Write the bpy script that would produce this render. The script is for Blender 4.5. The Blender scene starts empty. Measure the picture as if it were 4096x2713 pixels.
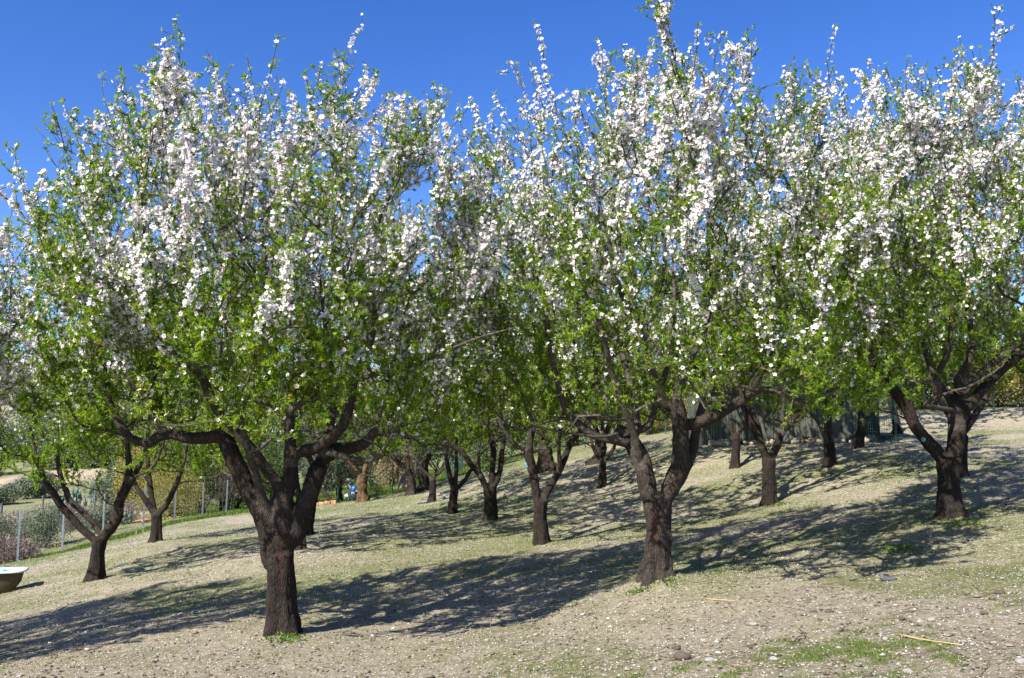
import bpy, math, random
import numpy as np
from mathutils import Vector

SC = bpy.context.scene
COL = SC.collection
rs = np.random.RandomState(7)
random.seed(7)

# ------------------------------------------------------------------ camera
FPX = 3720.0          # focal length in pixels of the 4096 px wide photograph
HZ = 1817.0           # image row of the horizon
PITCH = math.atan((HZ - 1356.5) / FPX)
CAMZ = 1.6
cam_d = bpy.data.cameras.new("camera")
cam = bpy.data.objects.new("camera", cam_d)
COL.objects.link(cam)
cam.location = (0, 0, CAMZ)
cam.rotation_euler = (math.pi / 2 + PITCH, 0, 0)
cam_d.sensor_width = 36.0
cam_d.lens = 36.0 * FPX / 4096.0
cam_d.clip_start = 0.05
cam_d.clip_end = 3000
SC.camera = cam

# ------------------------------------------------------------------ sky, sun, exposure
SUN_EL = math.radians(43)
SH = np.array([0.62, 0.785])          # direction in which shadows fall on the ground
SH = SH / np.linalg.norm(SH)
w = bpy.data.worlds.new("World")
SC.world = w
w.use_nodes = True
nt = w.node_tree
nt.nodes.clear()
sky = nt.nodes.new("ShaderNodeTexSky")
sky.sky_type = 'NISHITA'
sky.sun_disc = False
sky.sun_elevation = SUN_EL
sky.sun_rotation = math.atan2(-SH[0], -SH[1])
sky.altitude = 300
sky.air_density = 1.0
sky.dust_density = 0.3
sky.ozone_density = 3.0
bg = nt.nodes.new("ShaderNodeBackground")
bg.inputs[1].default_value = 0.078
wo = nt.nodes.new("ShaderNodeOutputWorld")
hs = nt.nodes.new("ShaderNodeHueSaturation")
hs.inputs["Hue"].default_value = 0.519
hs.inputs["Saturation"].default_value = 1.32
hs.inputs["Value"].default_value = 1.15
nt.links.new(sky.outputs[0], hs.inputs["Color"])
nt.links.new(hs.outputs[0], bg.inputs[0])
nt.links.new(bg.outputs[0], wo.inputs[0])
sl = bpy.data.lights.new("sun", 'SUN')
sl.energy = 5.0
sl.angle = math.radians(0.53)
sl.color = (1.0, 0.95, 0.87)
sun = bpy.data.objects.new("sun", sl)
COL.objects.link(sun)
ldir = Vector((SH[0] * math.cos(SUN_EL), SH[1] * math.cos(SUN_EL), -math.sin(SUN_EL)))
sun.rotation_euler = ldir.to_track_quat('-Z', 'Y').to_euler()
sun.location = (-20, -25, 40)
SC.view_settings.view_transform = 'Standard'
SC.view_settings.look = 'None'
SC.view_settings.exposure = 1.2
SC.view_settings.gamma = 1.0
SC.render.engine = 'CYCLES'
SC.cycles.max_bounces = 5
SC.cycles.diffuse_bounces = 2
SC.cycles.transmission_bounces = 3
SC.cycles.glossy_bounces = 2
SC.cycles.sample_clamp_indirect = 4


def P(px, py, d):
    """world point seen at photograph pixel (px,py) at forward distance d"""
    u = (px - 2048.0) / FPX
    v = -(py - 1356.5) / FPX
    cp, sp = math.cos(PITCH), math.sin(PITCH)
    y = cp - v * sp
    z = sp + v * cp
    return np.array([u / y * d, d, CAMZ + z / y * d])


# ------------------------------------------------------------------ noise
def _hash(ix, iy, iz, seed):
    h = (ix.astype(np.int64) * 374761393 + iy.astype(np.int64) * 668265263 + iz.astype(np.int64) * 2147483647 + seed * 1274126177) & 0xffffffff
    h = ((h ^ (h >> 13)) * 1274126177) & 0xffffffff
    h = h ^ (h >> 16)
    return (h & 0xffff) / 65535.0


def vn(p, f, seed=0):
    """value noise, p (N,3), 0..1"""
    q = np.asarray(p, float) * f + 1000.0
    i = np.floor(q)
    t = q - i
    t = t * t * (3 - 2 * t)
    i = i.astype(np.int64)
    r = 0
    for dx in (0, 1):
        wx = t[:, 0] if dx else 1 - t[:, 0]
        for dy in (0, 1):
            wy = t[:, 1] if dy else 1 - t[:, 1]
            for dz in (0, 1):
                wz = t[:, 2] if dz else 1 - t[:, 2]
                r = r + wx * wy * wz * _hash(i[:, 0] + dx, i[:, 1] + dy, i[:, 2] + dz, seed)
    return r


def vn2(x, y, f, seed=0):
    x = np.atleast_1d(np.asarray(x, float))
    y = np.atleast_1d(np.asarray(y, float))
    s = x.shape
    return vn(np.stack([x.ravel(), y.ravel(), np.zeros(x.size)], 1), f, seed).reshape(s)


def sstep(a, b, x):
    t = np.clip((x - a) / (b - a), 0, 1)
    return t * t * (3 - 2 * t)


# ------------------------------------------------------------------ terrain
CTRL = [(1130, 2550, 8.0), (2623, 2315, 9.0), (3807, 2070, 10.5), (2170, 2190, 14.0), (3078, 2030, 16.0),
        (385, 2325, 14.0), (623, 2168, 19.0), (1958, 2097, 17.5), (1811, 2056, 21.0), (1730, 2020, 26.0),
        (1200, 2199, 14.0), (1232, 2140, 17.5), (2408, 1955, 22.0), (2942, 1869, 21.0), (3320, 1868, 18.0),
        (3435, 1790, 21.0), (3845, 1900, 14.5), (2797, 1790, 26.0), (3879, 1713, 28.0), (3589, 1735, 26.0),
        (1451, 2005, 31.0), (1648, 1976, 30.0), (1694, 1978, 30.5), (2187, 1880, 25.0), (2388, 1873, 26.0),
        (110, 2232, 22.7), (283, 2187, 25.5), (595, 2100, 29.0), (717, 2080, 30.5), (827, 2065, 32.0), (920, 2055, 33.5),
        (1473, 2003, 35.0), (1575, 1968, 37.0), (1669, 1937, 38.0), (1300, 2022, 33.0), (1100, 2035, 34.0),
        (2044, 1841, 33.0), (2350, 1808, 32.0), (2600, 1760, 31.0), (2760, 1765, 29.0),
        (2820, 1778, 23.7), (3139, 1772, 23.7), (3424, 1778, 23.6), (3560, 1776, 23.5),
        (3700, 1735, 26.0), (4090, 1703, 27.0), (3700, 1642, 28.5), (4050, 1636, 29.0), (4600, 1630, 29.0),
        (3300, 1660, 32.0), (2900, 1690, 32.0), (4000, 1610, 36.0), (3000, 1660, 40.0), (2300, 1770, 42.0),
        (0, 2345, 16.0), (0, 2713, 6.4), (2048, 2713, 6.2), (4096, 2713, 4.5), (4096, 2280, 8.5), (2048, 2480, 8.7),
        (0, 2290, 23.5), (60, 2150, 33.0), (400, 2060, 42.0), (20, 2010, 60.0), (900, 2030, 42.0),
        (1250, 2010, 42.0), (1350, 1965, 52.0), (1500, 1925, 58.0), (1100, 1930, 66.0), (1750, 1890, 50.0),
        (150, 1945, 72.0), (500, 1950, 70.0), (-900, 2250, 30.0), (-900, 2600, 14.0), (-900, 2050, 60.0), (-300, 1950, 75.0)]
_cp = np.array([P(*c) for c in CTRL])
_cp = np.vstack([_cp, [[0, 0, 0.0], [-12, 0, -1.5], [12, 2, 1.35], [22, 12, 2.2], [-20, 8, -2.6], [0, -10, -0.1],
                       [25, 34, 3.5], [14, 18, 1.75]]])
_A = np.c_[np.ones(len(_cp)), _cp[:, 0], _cp[:, 1]]
_r = np.sqrt(((_cp[:, None, :2] - _cp[None, :, :2]) ** 2).sum(2))
_n = len(_cp)
_M = np.zeros((_n + 3, _n + 3))
_M[:_n, :_n] = _r - np.eye(_n) * 0.25
_M[:_n, _n:] = _A
_M[_n:, :_n] = _A.T
_S = np.linalg.solve(_M, np.r_[_cp[:, 2], 0, 0, 0])


def gz(x, y):
    x = np.atleast_1d(np.asarray(x, float))
    y = np.atleast_1d(np.asarray(y, float))
    s = x.shape
    xf, yf = x.ravel(), y.ravel()
    xc = np.clip(xf, -45, 45)
    yc = np.clip(yf, -20, 75)
    z = _S[_n] + _S[_n + 1] * xc + _S[_n + 2] * yc
    for k in range(_n):
        z = z + _S[k] * np.hypot(xc - _cp[k, 0], yc - _cp[k, 1])
    z = z + (vn2(xf, yf, 0.9, 3) - .5) * 0.05 + (vn2(xf, yf, 3.1, 4) - .5) * 0.03
    far = sstep(62, 190, yf)
    z = z + far * (9.5 + 5 * vn2(xf, yf, 0.018, 9) + 2.5 * vn2(xf, yf, 0.06, 10))
    z = z + sstep(200, 700, yf) * 40 * (0.5 + vn2(xf, yf, .006, 12))
    side = sstep(50, 160, np.abs(xf))
    z = z + side * (vn2(xf, yf, 0.02, 11)) * 5
    return z.reshape(s)


_MND = [P(1130, 2550, 8.0), P(2623, 2315, 9.0), P(3807, 2070, 10.5), P(2170, 2190, 14.0), P(3078, 2030, 16.0), P(385, 2325, 14.0), P(1958, 2097, 18.0), P(3320, 1868, 18.0), P(623, 2168, 19.0)]


def heap(x, y):
    """soil heaped up round the trunk feet"""
    z = 0
    for q in _MND:
        r = np.hypot(x - q[0], (y - q[1]))
        z = z + .045 * np.exp(-(r / .33) ** 2) * (.6 + .8 * vn2(x, y, 6, 77))
    return z


def g1(x, y):
    return float(gz([x], [y])[0])


# ------------------------------------------------------------------ mesh helpers
def raw_mesh(name, V, F, face_attr=None, pt_attr=None, mat_idx=None, smooth=False):
    """F: (n,k) int array"""
    me = bpy.data.meshes.new(name)
    V = np.ascontiguousarray(V, dtype=np.float32)
    F = np.ascontiguousarray(F, dtype=np.int32)
    n, k = F.shape
    me.vertices.add(len(V))
    me.vertices.foreach_set("co", V.ravel())
    me.loops.add(n * k)
    me.loops.foreach_set("vertex_index", F.ravel())
    me.polygons.add(n)
    me.polygons.foreach_set("loop_start", np.arange(0, n * k, k, dtype=np.int32))
    if mat_idx is not None:
        me.polygons.foreach_set("material_index", np.ascontiguousarray(mat_idx, dtype=np.int32))
    me.polygons.foreach_set("use_smooth", np.full(n, smooth))
    me.update(calc_edges=True)
    if face_attr is not None:
        a = me.attributes.new("rnd", 'FLOAT', 'FACE')
        a.data.foreach_set("value", np.ascontiguousarray(face_attr, dtype=np.float32))
    if pt_attr is not None:
        a = me.attributes.new("rad", 'FLOAT', 'POINT')
        a.data.foreach_set("value", np.ascontiguousarray(pt_attr, dtype=np.float32))
    return me


def link(name, me, mats, parent=None, loc=None, **tags):
    o = bpy.data.objects.new(name, me)
    for m in (mats if isinstance(mats, (list, tuple)) else [mats]):
        me.materials.append(m)
    COL.objects.link(o)
    if parent is not None:
        o.parent = parent
    if loc is not None:
        o.location = loc
    for k, v in tags.items():
        o[k] = v
    return o


def empty(name, loc, label, category, group=None):
    o = bpy.data.objects.new(name, None)
    o.empty_display_size = 0.2
    COL.objects.link(o)
    o.location = loc
    o["label"] = label
    o["category"] = category
    if group:
        o["group"] = group
    return o


class MB:
    """collects boxes, tubes, lumps into one mesh"""
    def __init__(s):
        s.v = []
        s.f = []

    def add(s, V, F):
        b = len(s.v)
        s.v += [tuple(p) for p in V]
        s.f += [tuple(int(i) + b for i in f) for f in F]

    def box(s, x0, x1, y0, y1, z0, z1, M=None):
        V = [(x, y, z) for z in (z0, z1) for y in (y0, y1) for x in (x0, x1)]
        if M is not None:
            V = [M(p) for p in V]
        s.add(V, [(0, 2, 3, 1), (4, 5, 7, 6), (0, 1, 5, 4), (2, 6, 7, 3), (0, 4, 6, 2), (1, 3, 7, 5)])

    def tube(s, pts, r, k=8, cap=True):
        pts = np.asarray(pts, float)
        rr = np.full(len(pts), r) if np.isscalar(r) else np.asarray(r, float)
        V = []
        d = np.gradient(pts, axis=0)
        d /= np.linalg.norm(d, axis=1)[:, None] + 1e-9
        ref = np.array([0.31, 0.17, 0.94])
        if abs(d[:, 2]).mean() > .9:
            ref = np.array([0.9, 0.4, 0.05])
        for i in range(len(pts)):
            u = np.cross(d[i], ref)
            u /= np.linalg.norm(u) + 1e-9
            w_ = np.cross(d[i], u)
            for j in range(k):
                a = 2 * math.pi * j / k
                V.append(pts[i] + rr[i] * (math.cos(a) * u + math.sin(a) * w_))
        F = []
        for i in range(len(pts) - 1):
            for j in range(k):
                F.append((i * k + j, i * k + (j + 1) % k, (i + 1) * k + (j + 1) % k, (i + 1) * k + j))
        if cap:
            F.append(tuple(range(k - 1, -1, -1)))
            F.append(tuple((len(pts) - 1) * k + j for j in range(k)))
        s.add(V, F)

    def lump(s, c, r, seed=0, amp=.25, n=10, m=7, rot=0):
        """irregular stone"""
        V = []
        for i in range(m + 1):
            th = math.pi * i / m
            for j in range(n):
                ph = 2 * math.pi * j / n
                V.append((math.sin(th) * math.cos(ph), math.sin(th) * math.sin(ph), math.cos(th)))
        V = np.array(V)
        k = 1 + amp * 2 * (vn(V, 1.3, seed) - .5) + amp * (vn(V, 3.1, seed + 5) - .5)
        V = V * k[:, None] * np.array(r)
        cr, sr = math.cos(rot), math.sin(rot)
        V = np.c_[V[:, 0] * cr - V[:, 1] * sr, V[:, 0] * sr + V[:, 1] * cr, V[:, 2]] + np.array(c)
        F = []
        for i in range(m):
            for j in range(n):
                F.append((i * n + j, (i + 1) * n + j, (i + 1) * n + (j + 1) % n, i * n + (j + 1) % n))
        s.add(V, F)

    def build(s, name, mat, parent=None, smooth=True, loc=None, **tags):
        me = bpy.data.meshes.new(name)
        me.from_pydata(s.v, [], s.f)
        me.polygons.foreach_set("use_smooth", np.full(len(me.polygons), smooth))
        me.update()
        return link(name, me, mat, parent, loc, **tags)


# ------------------------------------------------------------------ materials
def new_mat(name):
    m = bpy.data.materials.new(name)
    m.use_nodes = True
    n = m.node_tree
    n.nodes.clear()
    out = n.nodes.new("ShaderNodeOutputMaterial")
    return m, n, out


def nd(n, t, **kw):
    x = n.nodes.new(t)
    for k, v in kw.items():
        if k.startswith("i_"):
            key = k[2:]
            key = int(key) if key.isdigit() else key.replace("_", " ")
            x.inputs[key].default_value = v
        else:
            setattr(x, k, v)
    return x


def ramp(n, fac, stops, interp='LINEAR'):
    r = n.nodes.new("ShaderNodeValToRGB")
    r.color_ramp.interpolation = interp
    e = r.color_ramp.elements
    while len(e) < len(stops):
        e.new(0.5)
    for i, (p, c) in enumerate(stops):
        e[i].position = p
        e[i].color = (*c, 1) if len(c) == 3 else c
    n.links.new(fac, r.inputs[0])
    return r.outputs[0]


def mixc(n, fac, a, b, mode='MIX'):
    m = n.nodes.new("ShaderNodeMix")
    m.data_type = 'RGBA'
    m.blend_type = mode
    for sock, v in ((m.inputs[0], fac), (m.inputs[6], a), (m.inputs[7], b)):
        if hasattr(v, 'links'):
            n.links.new(v, sock)
        else:
            sock.default_value = v if not isinstance(v, tuple) else ((*v, 1) if len(v) == 3 else v)
    return m.outputs[2]


def leaf_mat(name, stops, trans, tfac=0.4, rough=0.45, spec=.35):
    m, n, out = new_mat(name)
    a = nd(n, "ShaderNodeAttribute", attribute_name="rnd")
    c = ramp(n, a.outputs["Fac"], stops)
    p = nd(n, "ShaderNodeBsdfPrincipled", i_Roughness=rough)
    p.inputs["Specular IOR Level"].default_value = spec
    n.links.new(c, p.inputs["Base Color"])
    t = nd(n, "ShaderNodeBsdfTranslucent")
    tc = mixc(n, 1.0, c, trans, 'MULTIPLY')
    n.links.new(tc, t.inputs[0])
    mx = nd(n, "ShaderNodeMixShader", i_0=tfac)
    n.links.new(p.outputs[0], mx.inputs[1])
    n.links.new(t.outputs[0], mx.inputs[2])
    n.links.new(mx.outputs[0], out.inputs[0])
    return m


M_LEAF = leaf_mat("almond_leaf", [(0.0, (.055, .12, .005)), (.35, (.13, .235, .010)), (.72, (.21, .325, .018)), (.93, (.32, .37, .04)), (1.0, (.33, .25, .06))], (2.0, 1.9, .9), .46)
M_OLIVE = leaf_mat("olive_leaf", [(0.0, (.06, .085, .045)), (.6, (.12, .155, .085)), (1.0, (.26, .30, .22))], (1.2, 1.3, .8), .2)
M_EVER = leaf_mat("evergreen_leaf", [(0.0, (.03, .055, .012)), (.6, (.07, .11, .022)), (1.0, (.14, .18, .04))], (1.4, 1.5, .8), .25)
M_YELLOW = leaf_mat("yellow_shrub_leaf", [(0.0, (.12, .12, .03)), (.6, (.26, .24, .06)), (1.0, (.42, .36, .10))], (1.4, 1.3, .7), .3)
M_TAN = leaf_mat("dry_leaf", [(0.0, (.16, .12, .07)), (.6, (.32, .25, .13)), (1.0, (.48, .40, .22))], (1.2, 1.1, .8), .25)
M_BRAMBLE = leaf_mat("bramble_stem", [(0.0, (.09, .065, .055)), (.6, (.20, .15, .13)), (1.0, (.33, .27, .24))], (1, 1, 1), .1)
M_CACT = leaf_mat("cactus_pad", [(0.0, (.05, .08, .05)), (.6, (.09, .13, .08)), (1.0, (.15, .2, .13))], (1, 1, 1), .02)
M_GRASS = leaf_mat("grass_blade", [(0.0, (.055, .10, .012)), (.6, (.115, .18, .025)), (1.0, (.24, .25, .07))], (1.5, 1.5, 1.0), .35)
M_STRAW = leaf_mat("straw", [(0.0, (.25, .16, .08)), (.6, (.45, .31, .14)), (1.0, (.55, .42, .22))], (1, 1, 1), .1)
M_TWIG = leaf_mat("dead_twig", [(0.0, (.08, .055, .04)), (.6, (.16, .12, .09)), (1.0, (.26, .2, .15))], (1, 1, 1), .02)
M_PETAL = leaf_mat("petal", [(0.0, (.72, .58, .58)), (.12, (.77, .73, .73)), (.5, (.79, .78, .775)), (1.0, (.80, .79, .79))], (1.0, .97, .98), .3, .6, .2)
M_FPETAL = leaf_mat("fallen_petal", [(0.0, (.42, .38, .33)), (.4, (.56, .53, .50)), (1.0, (.68, .67, .66))], (1.0, .97, .95), .2, .7, .2)


def flat(name, c, rough=.7, metal=0, noise=0.0, scale=20, c2=None):
    m, n, out = new_mat(name)
    p = nd(n, "ShaderNodeBsdfPrincipled", i_Roughness=rough, i_Metallic=metal)
    if noise:
        tc = nd(n, "ShaderNodeTexCoord")
        nz = nd(n, "ShaderNodeTexNoise", i_Scale=scale, i_Detail=6.0)
        n.links.new(tc.outputs["Object"], nz.inputs["Vector"])
        cc = ramp(n, nz.outputs[0], [(.3, c), (.7, c2 or tuple(min(1, x * (1 + noise)) for x in c))])
        n.links.new(cc, p.inputs["Base Color"])
        b = nd(n, "ShaderNodeBump", i_Strength=.3, i_Distance=.01)
        n.links.new(nz.outputs[0], b.inputs["Height"])
        n.links.new(b.outputs[0], p.inputs["Normal"])
    else:
        p.inputs["Base Color"].default_value = (*c, 1)
    n.links.new(p.outputs[0], out.inputs[0])
    return m


M_FCENTRE = flat("flower_centre", (.30, .09, .08), .8)
M_SCAR = flat("painted_scar", (.05, .16, .21), .7, 0, .8, 45, (.16, .32, .38))
M_SCARD = flat("dark_scar", (.05, .075, .09), .8, 0, .8, 60, (.10, .13, .15))
M_POST = flat("galvanised_post", (.085, .10, .115), .5, .3, .3, 9)
M_POSTDK = flat("weathered_post", (.10, .12, .14), .6, .1, .5, 9)
M_GREENPOST = flat("green_post", (.02, .07, .05), .5)
M_WIRE = flat("wire", (.30, .31, .32), .5, .5)
M_GWIRE = flat("green_wire", (.02, .08, .06), .5)
M_TEAL = flat("teal_metal", (.004, .03, .023), .6)
M_ENAMEL = flat("white_enamel", (.52, .54, .56), .3, 0, .12, 5)
M_TUBOUT = flat("tub_outside", (.05, .034, .016), .8, 0, .6, 12)
M_ROCK = flat("pale_rock", (.24, .195, .13), .9, 0, .5, 14, (.36, .31, .23))
M_STONE = flat("grey_stone", (.18, .168, .15), .9, 0, .5, 40, (.31, .29, .255))
M_DARKCLOD = flat("dark_clod", (.06, .045, .035), .95, 0, .6, 60)
M_BLUE = flat("blue_plastic", (.03, .12, .55), .4)
M_TEALP = flat("teal_plastic", (.02, .35, .42), .35)
M_WHITE = flat("white_plastic", (.45, .45, .43), .5)
M_PALEBLUE = flat("pale_blue_paint", (.42, .52, .62), .6)
M_CLAY = flat("clay", (.45, .16, .08), .85, 0, .4, 6, (.62, .35, .22))
M_ORWOOD = flat("orange_wood", (.38, .20, .10), .85, 0, .4, 12)
M_YELLOWFL = flat("yellow_flower", (.6, .42, .015), .6)
M_PENSHADE = flat("pen_shade_dark", (.02, .02, .02), .9)  # near-black colour stands in for the shade under the pen roof
M_ROOF = flat("dark_roof", (.05, .05, .045), .8, 0, .4, 6)


def bark_mat(name, dark, light, young, red=0.0, redpos=None, redr=.3, zs=.22):
    m, n, out = new_mat(name)
    tc = nd(n, "ShaderNodeTexCoord")
    mp = nd(n, "ShaderNodeMapping")
    mp.inputs["Scale"].default_value = (1, 1, zs)
    n.links.new(tc.outputs["Object"], mp.inputs[0])
    n1 = nd(n, "ShaderNodeTexNoise", i_Scale=55.0, i_Detail=6.0, i_Roughness=.7)
    n.links.new(mp.outputs[0], n1.inputs["Vector"])
    n2 = nd(n, "ShaderNodeTexNoise", i_Scale=3.0, i_Detail=4.0)
    n.links.new(tc.outputs["Object"], n2.inputs["Vector"])
    v = nd(n, "ShaderNodeTexVoronoi", i_Scale=75.0, feature='DISTANCE_TO_EDGE')
    n.links.new(mp.outputs[0], v.inputs["Vector"])
    c = ramp(n, n1.outputs[0], [(.32, dark), (.72, light)])
    crack = ramp(n, v.outputs[0], [(0.0, (.62, .62, .62)), (.2, (1, 1, 1))])
    c = mixc(n, 1.0, c, crack, 'MULTIPLY')
    big = ramp(n, n2.outputs[0], [(.35, (.75, .75, .78)), (.65, (1.25, 1.2, 1.1))])
    c = mixc(n, 1.0, c, big, 'MULTIPLY')
    a = nd(n, "ShaderNodeAttribute", attribute_name="rad")
    yf = ramp(n, a.outputs["Fac"], [(0.008, (1, 1, 1)), (.055, (0, 0, 0))])
    yc = mixc(n, n2.outputs[0], young, tuple(x * .6 for x in young))
    ring = nd(n, "ShaderNodeTexNoise", i_Scale=30.0, i_Detail=3.0)
    n.links.new(tc.outputs["Object"], ring.inputs["Vector"])
    rg = ramp(n, ring.outputs[0], [(.4, (.6, .58, .55)), (.62, (1.15, 1.15, 1.15))])
    yc = mixc(n, 1.0, yc, rg, 'MULTIPLY')
    c = mixc(n, yf, c, yc)
    if redpos is not None:
        g = nd(n, "ShaderNodeVectorMath", operation='SUBTRACT')
        n.links.new(tc.outputs["Object"], g.inputs[0])
        g.inputs[1].default_value = redpos
        g2 = nd(n, "ShaderNodeVectorMath", operation='MULTIPLY')
        n.links.new(g.outputs[0], g2.inputs[0])
        g2.inputs[1].default_value = (1.0, .3, .16)
        ln = nd(n, "ShaderNodeVectorMath", operation='LENGTH')
        n.links.new(g2.outputs[0], ln.inputs[0])
        ad = nd(n, "ShaderNodeMath", operation='MULTIPLY_ADD')
        n.links.new(n1.outputs[0], ad.inputs[0])
        ad.inputs[1].default_value = redr * 1.1
        n.links.new(ln.outputs["Value"], ad.inputs[2])
        f = ramp(n, ad.outputs[0], [(redr * .75, (red, red, red)), (redr * 1.2, (0, 0, 0))])
        c = mixc(n, f, c, (.19, .055, .022))
    p = nd(n, "ShaderNodeBsdfPrincipled", i_Roughness=.88)
    p.inputs["Specular IOR Level"].default_value = .2
    n.links.new(c, p.inputs["Base Color"])
    b = nd(n, "ShaderNodeBump", i_Strength=.8, i_Distance=.012)
    hm = nd(n, "ShaderNodeMath", operation='ADD')
    n.links.new(n1.outputs[0], hm.inputs[0])
    vr = ramp(n, v.outputs[0], [(0.0, (0, 0, 0)), (.2, (.8, .8, .8))])
    n.links.new(vr, hm.inputs[1])
    n.links.new(hm.outputs[0], b.inputs["Height"])
    n.links.new(b.outputs[0], p.inputs["Normal"])
    n.links.new(p.outputs[0], out.inputs[0])
    return m


M_BARK = bark_mat("almond_bark", (.015, .011, .009), (.056, .043, .035), (.15, .13, .112))
M_BARKO = bark_mat("old_olive_bark", (.022, .017, .013), (.085, .068, .052), (.11, .095, .08))


# ------------------------------------------------------------------ ground material
def ground_mat():
    m, n, out = new_mat("orchard_ground")
    tc = nd(n, "ShaderNodeTexCoord")
    pos = tc.outputs["Object"]

    def noise(scale, det=5, rough=.6, off=0):
        mp = nd(n, "ShaderNodeMapping")
        mp.inputs["Location"].default_value = (off, off * .7, 0)
        n.links.new(pos, mp.inputs[0])
        x = nd(n, "ShaderNodeTexNoise", i_Scale=scale, i_Detail=float(det), i_Roughness=rough)
        n.links.new(mp.outputs[0], x.inputs["Vector"])
        return x.outputs[0]
    soil = ramp(n, noise(9, 8, .75), [(.3, (.18, .156, .108)), (.5, (.275, .243, .175)), (.72, (.37, .33, .245))])
    soil = mixc(n, .9, soil, ramp(n, noise(48, 6, .85, 4), [(.36, (.42, .40, .38)), (.5, (.95, .93, .9)), (.64, (1.4, 1.4, 1.38))]), 'MULTIPLY')
    grass = ramp(n, noise(60, 4, .8, 9), [(.3, (.065, .085, .022)), (.7, (.18, .19, .07))])
    ga = nd(n, "ShaderNodeAttribute", attribute_name="rad")      # grass cover, baked per vertex from the same field the blades use
    th = nd(n, "ShaderNodeMath", operation='ADD')
    n.links.new(ga.outputs["Fac"], th.inputs[0])
    fn = noise(26, 6, .8, 2)
    sc = nd(n, "ShaderNodeMath", operation='MULTIPLY_ADD')
    n.links.new(fn, sc.inputs[0])
    sc.inputs[1].default_value = 2.4
    sc.inputs[2].default_value = -1.2
    n.links.new(sc.outputs[0], th.inputs[1])
    gm = ramp(n, th.outputs[0], [(.46, (0, 0, 0)), (.66, (.85, .85, .85))])
    c = mixc(n, gm, soil, grass)
    # petals and pale pebbles lying on the ground, small speckles
    v = nd(n, "ShaderNodeTexVoronoi", i_Scale=26.0, i_Randomness=1.0)
    n.links.new(pos, v.inputs["Vector"])
    vm = ramp(n, v.outputs["Distance"], [(.20, (1, 1, 1)), (.28, (0, 0, 0))])
    sel = nd(n, "ShaderNodeSeparateColor")
    n.links.new(v.outputs["Color"], sel.inputs[0])
    pk = ramp(n, sel.outputs[0], [(.50, (0, 0, 0)), (.52, (1, 1, 1))])
    sp = mixc(n, 1.0, vm, pk, 'MULTIPLY')
    c = mixc(n, sp, c, (.46, .445, .41))
    p = nd(n, "ShaderNodeBsdfPrincipled", i_Roughness=.95)
    p.inputs["Specular IOR Level"].default_value = .1
    n.links.new(c, p.inputs["Base Color"])
    b = nd(n, "ShaderNodeBump", i_Strength=.9, i_Distance=.03)
    n.links.new(noise(22, 8, .8, 1), b.inputs["Height"])
    n.links.new(b.outputs[0], p.inputs["Normal"])
    n.links.new(p.outputs[0], out.inputs[0])
    return m


def grass_cover(x, y):
    """0..1 grass cover of the ground"""
    g = .5 * vn2(x, y, .55, 31) + .32 * vn2(x, y, 1.7, 32) + .18 * vn2(x, y, 5.0, 33)
    # bare foreground, one green patch bottom right, greener farther away
    d = np.hypot(x, y)
    g = g - .015 - .12 * (1 - sstep(8.0, 12.5, d)) + .04 * sstep(12, 20, d)
    pt = P(3350, 2600, 5.6)
    g = g + .5 * np.exp(-(((x - pt[0]) / .9) ** 2 + ((y - pt[1]) / .75) ** 2))
    pt = P(3950, 2190, 8.5)
    g = g + .22 * np.exp(-(((x - pt[0]) / 1.2) ** 2 + ((y - pt[1]) / .8) ** 2))
    # verge along the left fence, meadow beyond the crest
    g = g + .35 * sstep(34.5, 38, y) * (1 - sstep(58, 90, y)) * (x > -16)
    g = g + .12 * sstep(26, 31, y)
    # bare bank on the right
    g = g - .6 * np.exp(-((y - 28.2) / 1.1) ** 2) * (x > 10.5)
    g = g + .28 * np.exp(-((y - (22.7 + (x + 11.6) * 4.6) - .6) / 2.2) ** 2) * (x < -8) * (y > 21) * (y < 38)
    return g


# grid denser near the camera
gu = np.sinh(np.linspace(-4.6, 4.6, 640)) * 9.0
gv = np.r_[np.linspace(-14, 3.9, 30), np.linspace(4, 40, 520), 40 + np.cumsum(np.linspace(.1, 18, 110))]
GX, GY = np.meshgrid(gu, gv)
GZ = gz(GX, GY)
fine = (vn2(GX, GY, 9, 5) - .5) * .018 * (np.hypot(GX, GY) < 30)
GZ = GZ + fine + heap(GX, GY)
nxg, nyg = len(gu), len(gv)
idx = np.arange(nxg * nyg).reshape(nyg, nxg)
F = np.stack([idx[:-1, :-1], idx[:-1, 1:], idx[1:, 1:], idx[1:, :-1]], -1).reshape(-1, 4)
me = raw_mesh("ground", np.stack([GX, GY, GZ], -1).reshape(-1, 3), F, pt_attr=grass_cover(GX, GY).ravel(), smooth=True)
link("ground", me, ground_mat(), kind="structure")


# ------------------------------------------------------------------ tree machinery
def catmull(pts, step):
    pts = np.asarray(pts, float)
    if len(pts) < 3:
        n = max(2, int(np.linalg.norm(pts[-1, :3] - pts[0, :3]) / step) + 1)
        t = np.linspace(0, 1, n)[:, None]
        return pts[0] * (1 - t) + pts[-1] * t
    q = np.vstack([2 * pts[0] - pts[1], pts, 2 * pts[-1] - pts[-2]])
    out = []
    for i in range(1, len(q) - 2):
        p0, p1, p2, p3 = q[i - 1], q[i], q[i + 1], q[i + 2]
        n = max(1, int(np.linalg.norm(p2[:3] - p1[:3]) / step))
        for k in range(n):
            t = k / n
            out.append(.5 * (2 * p1 + (p2 - p0) * t + (2 * p0 - 5 * p1 + 4 * p2 - p3) * t * t + (3 * p1 - p0 - 3 * p2 + p3) * t ** 3))
    out.append(pts[-1])
    return np.array(out)


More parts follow.
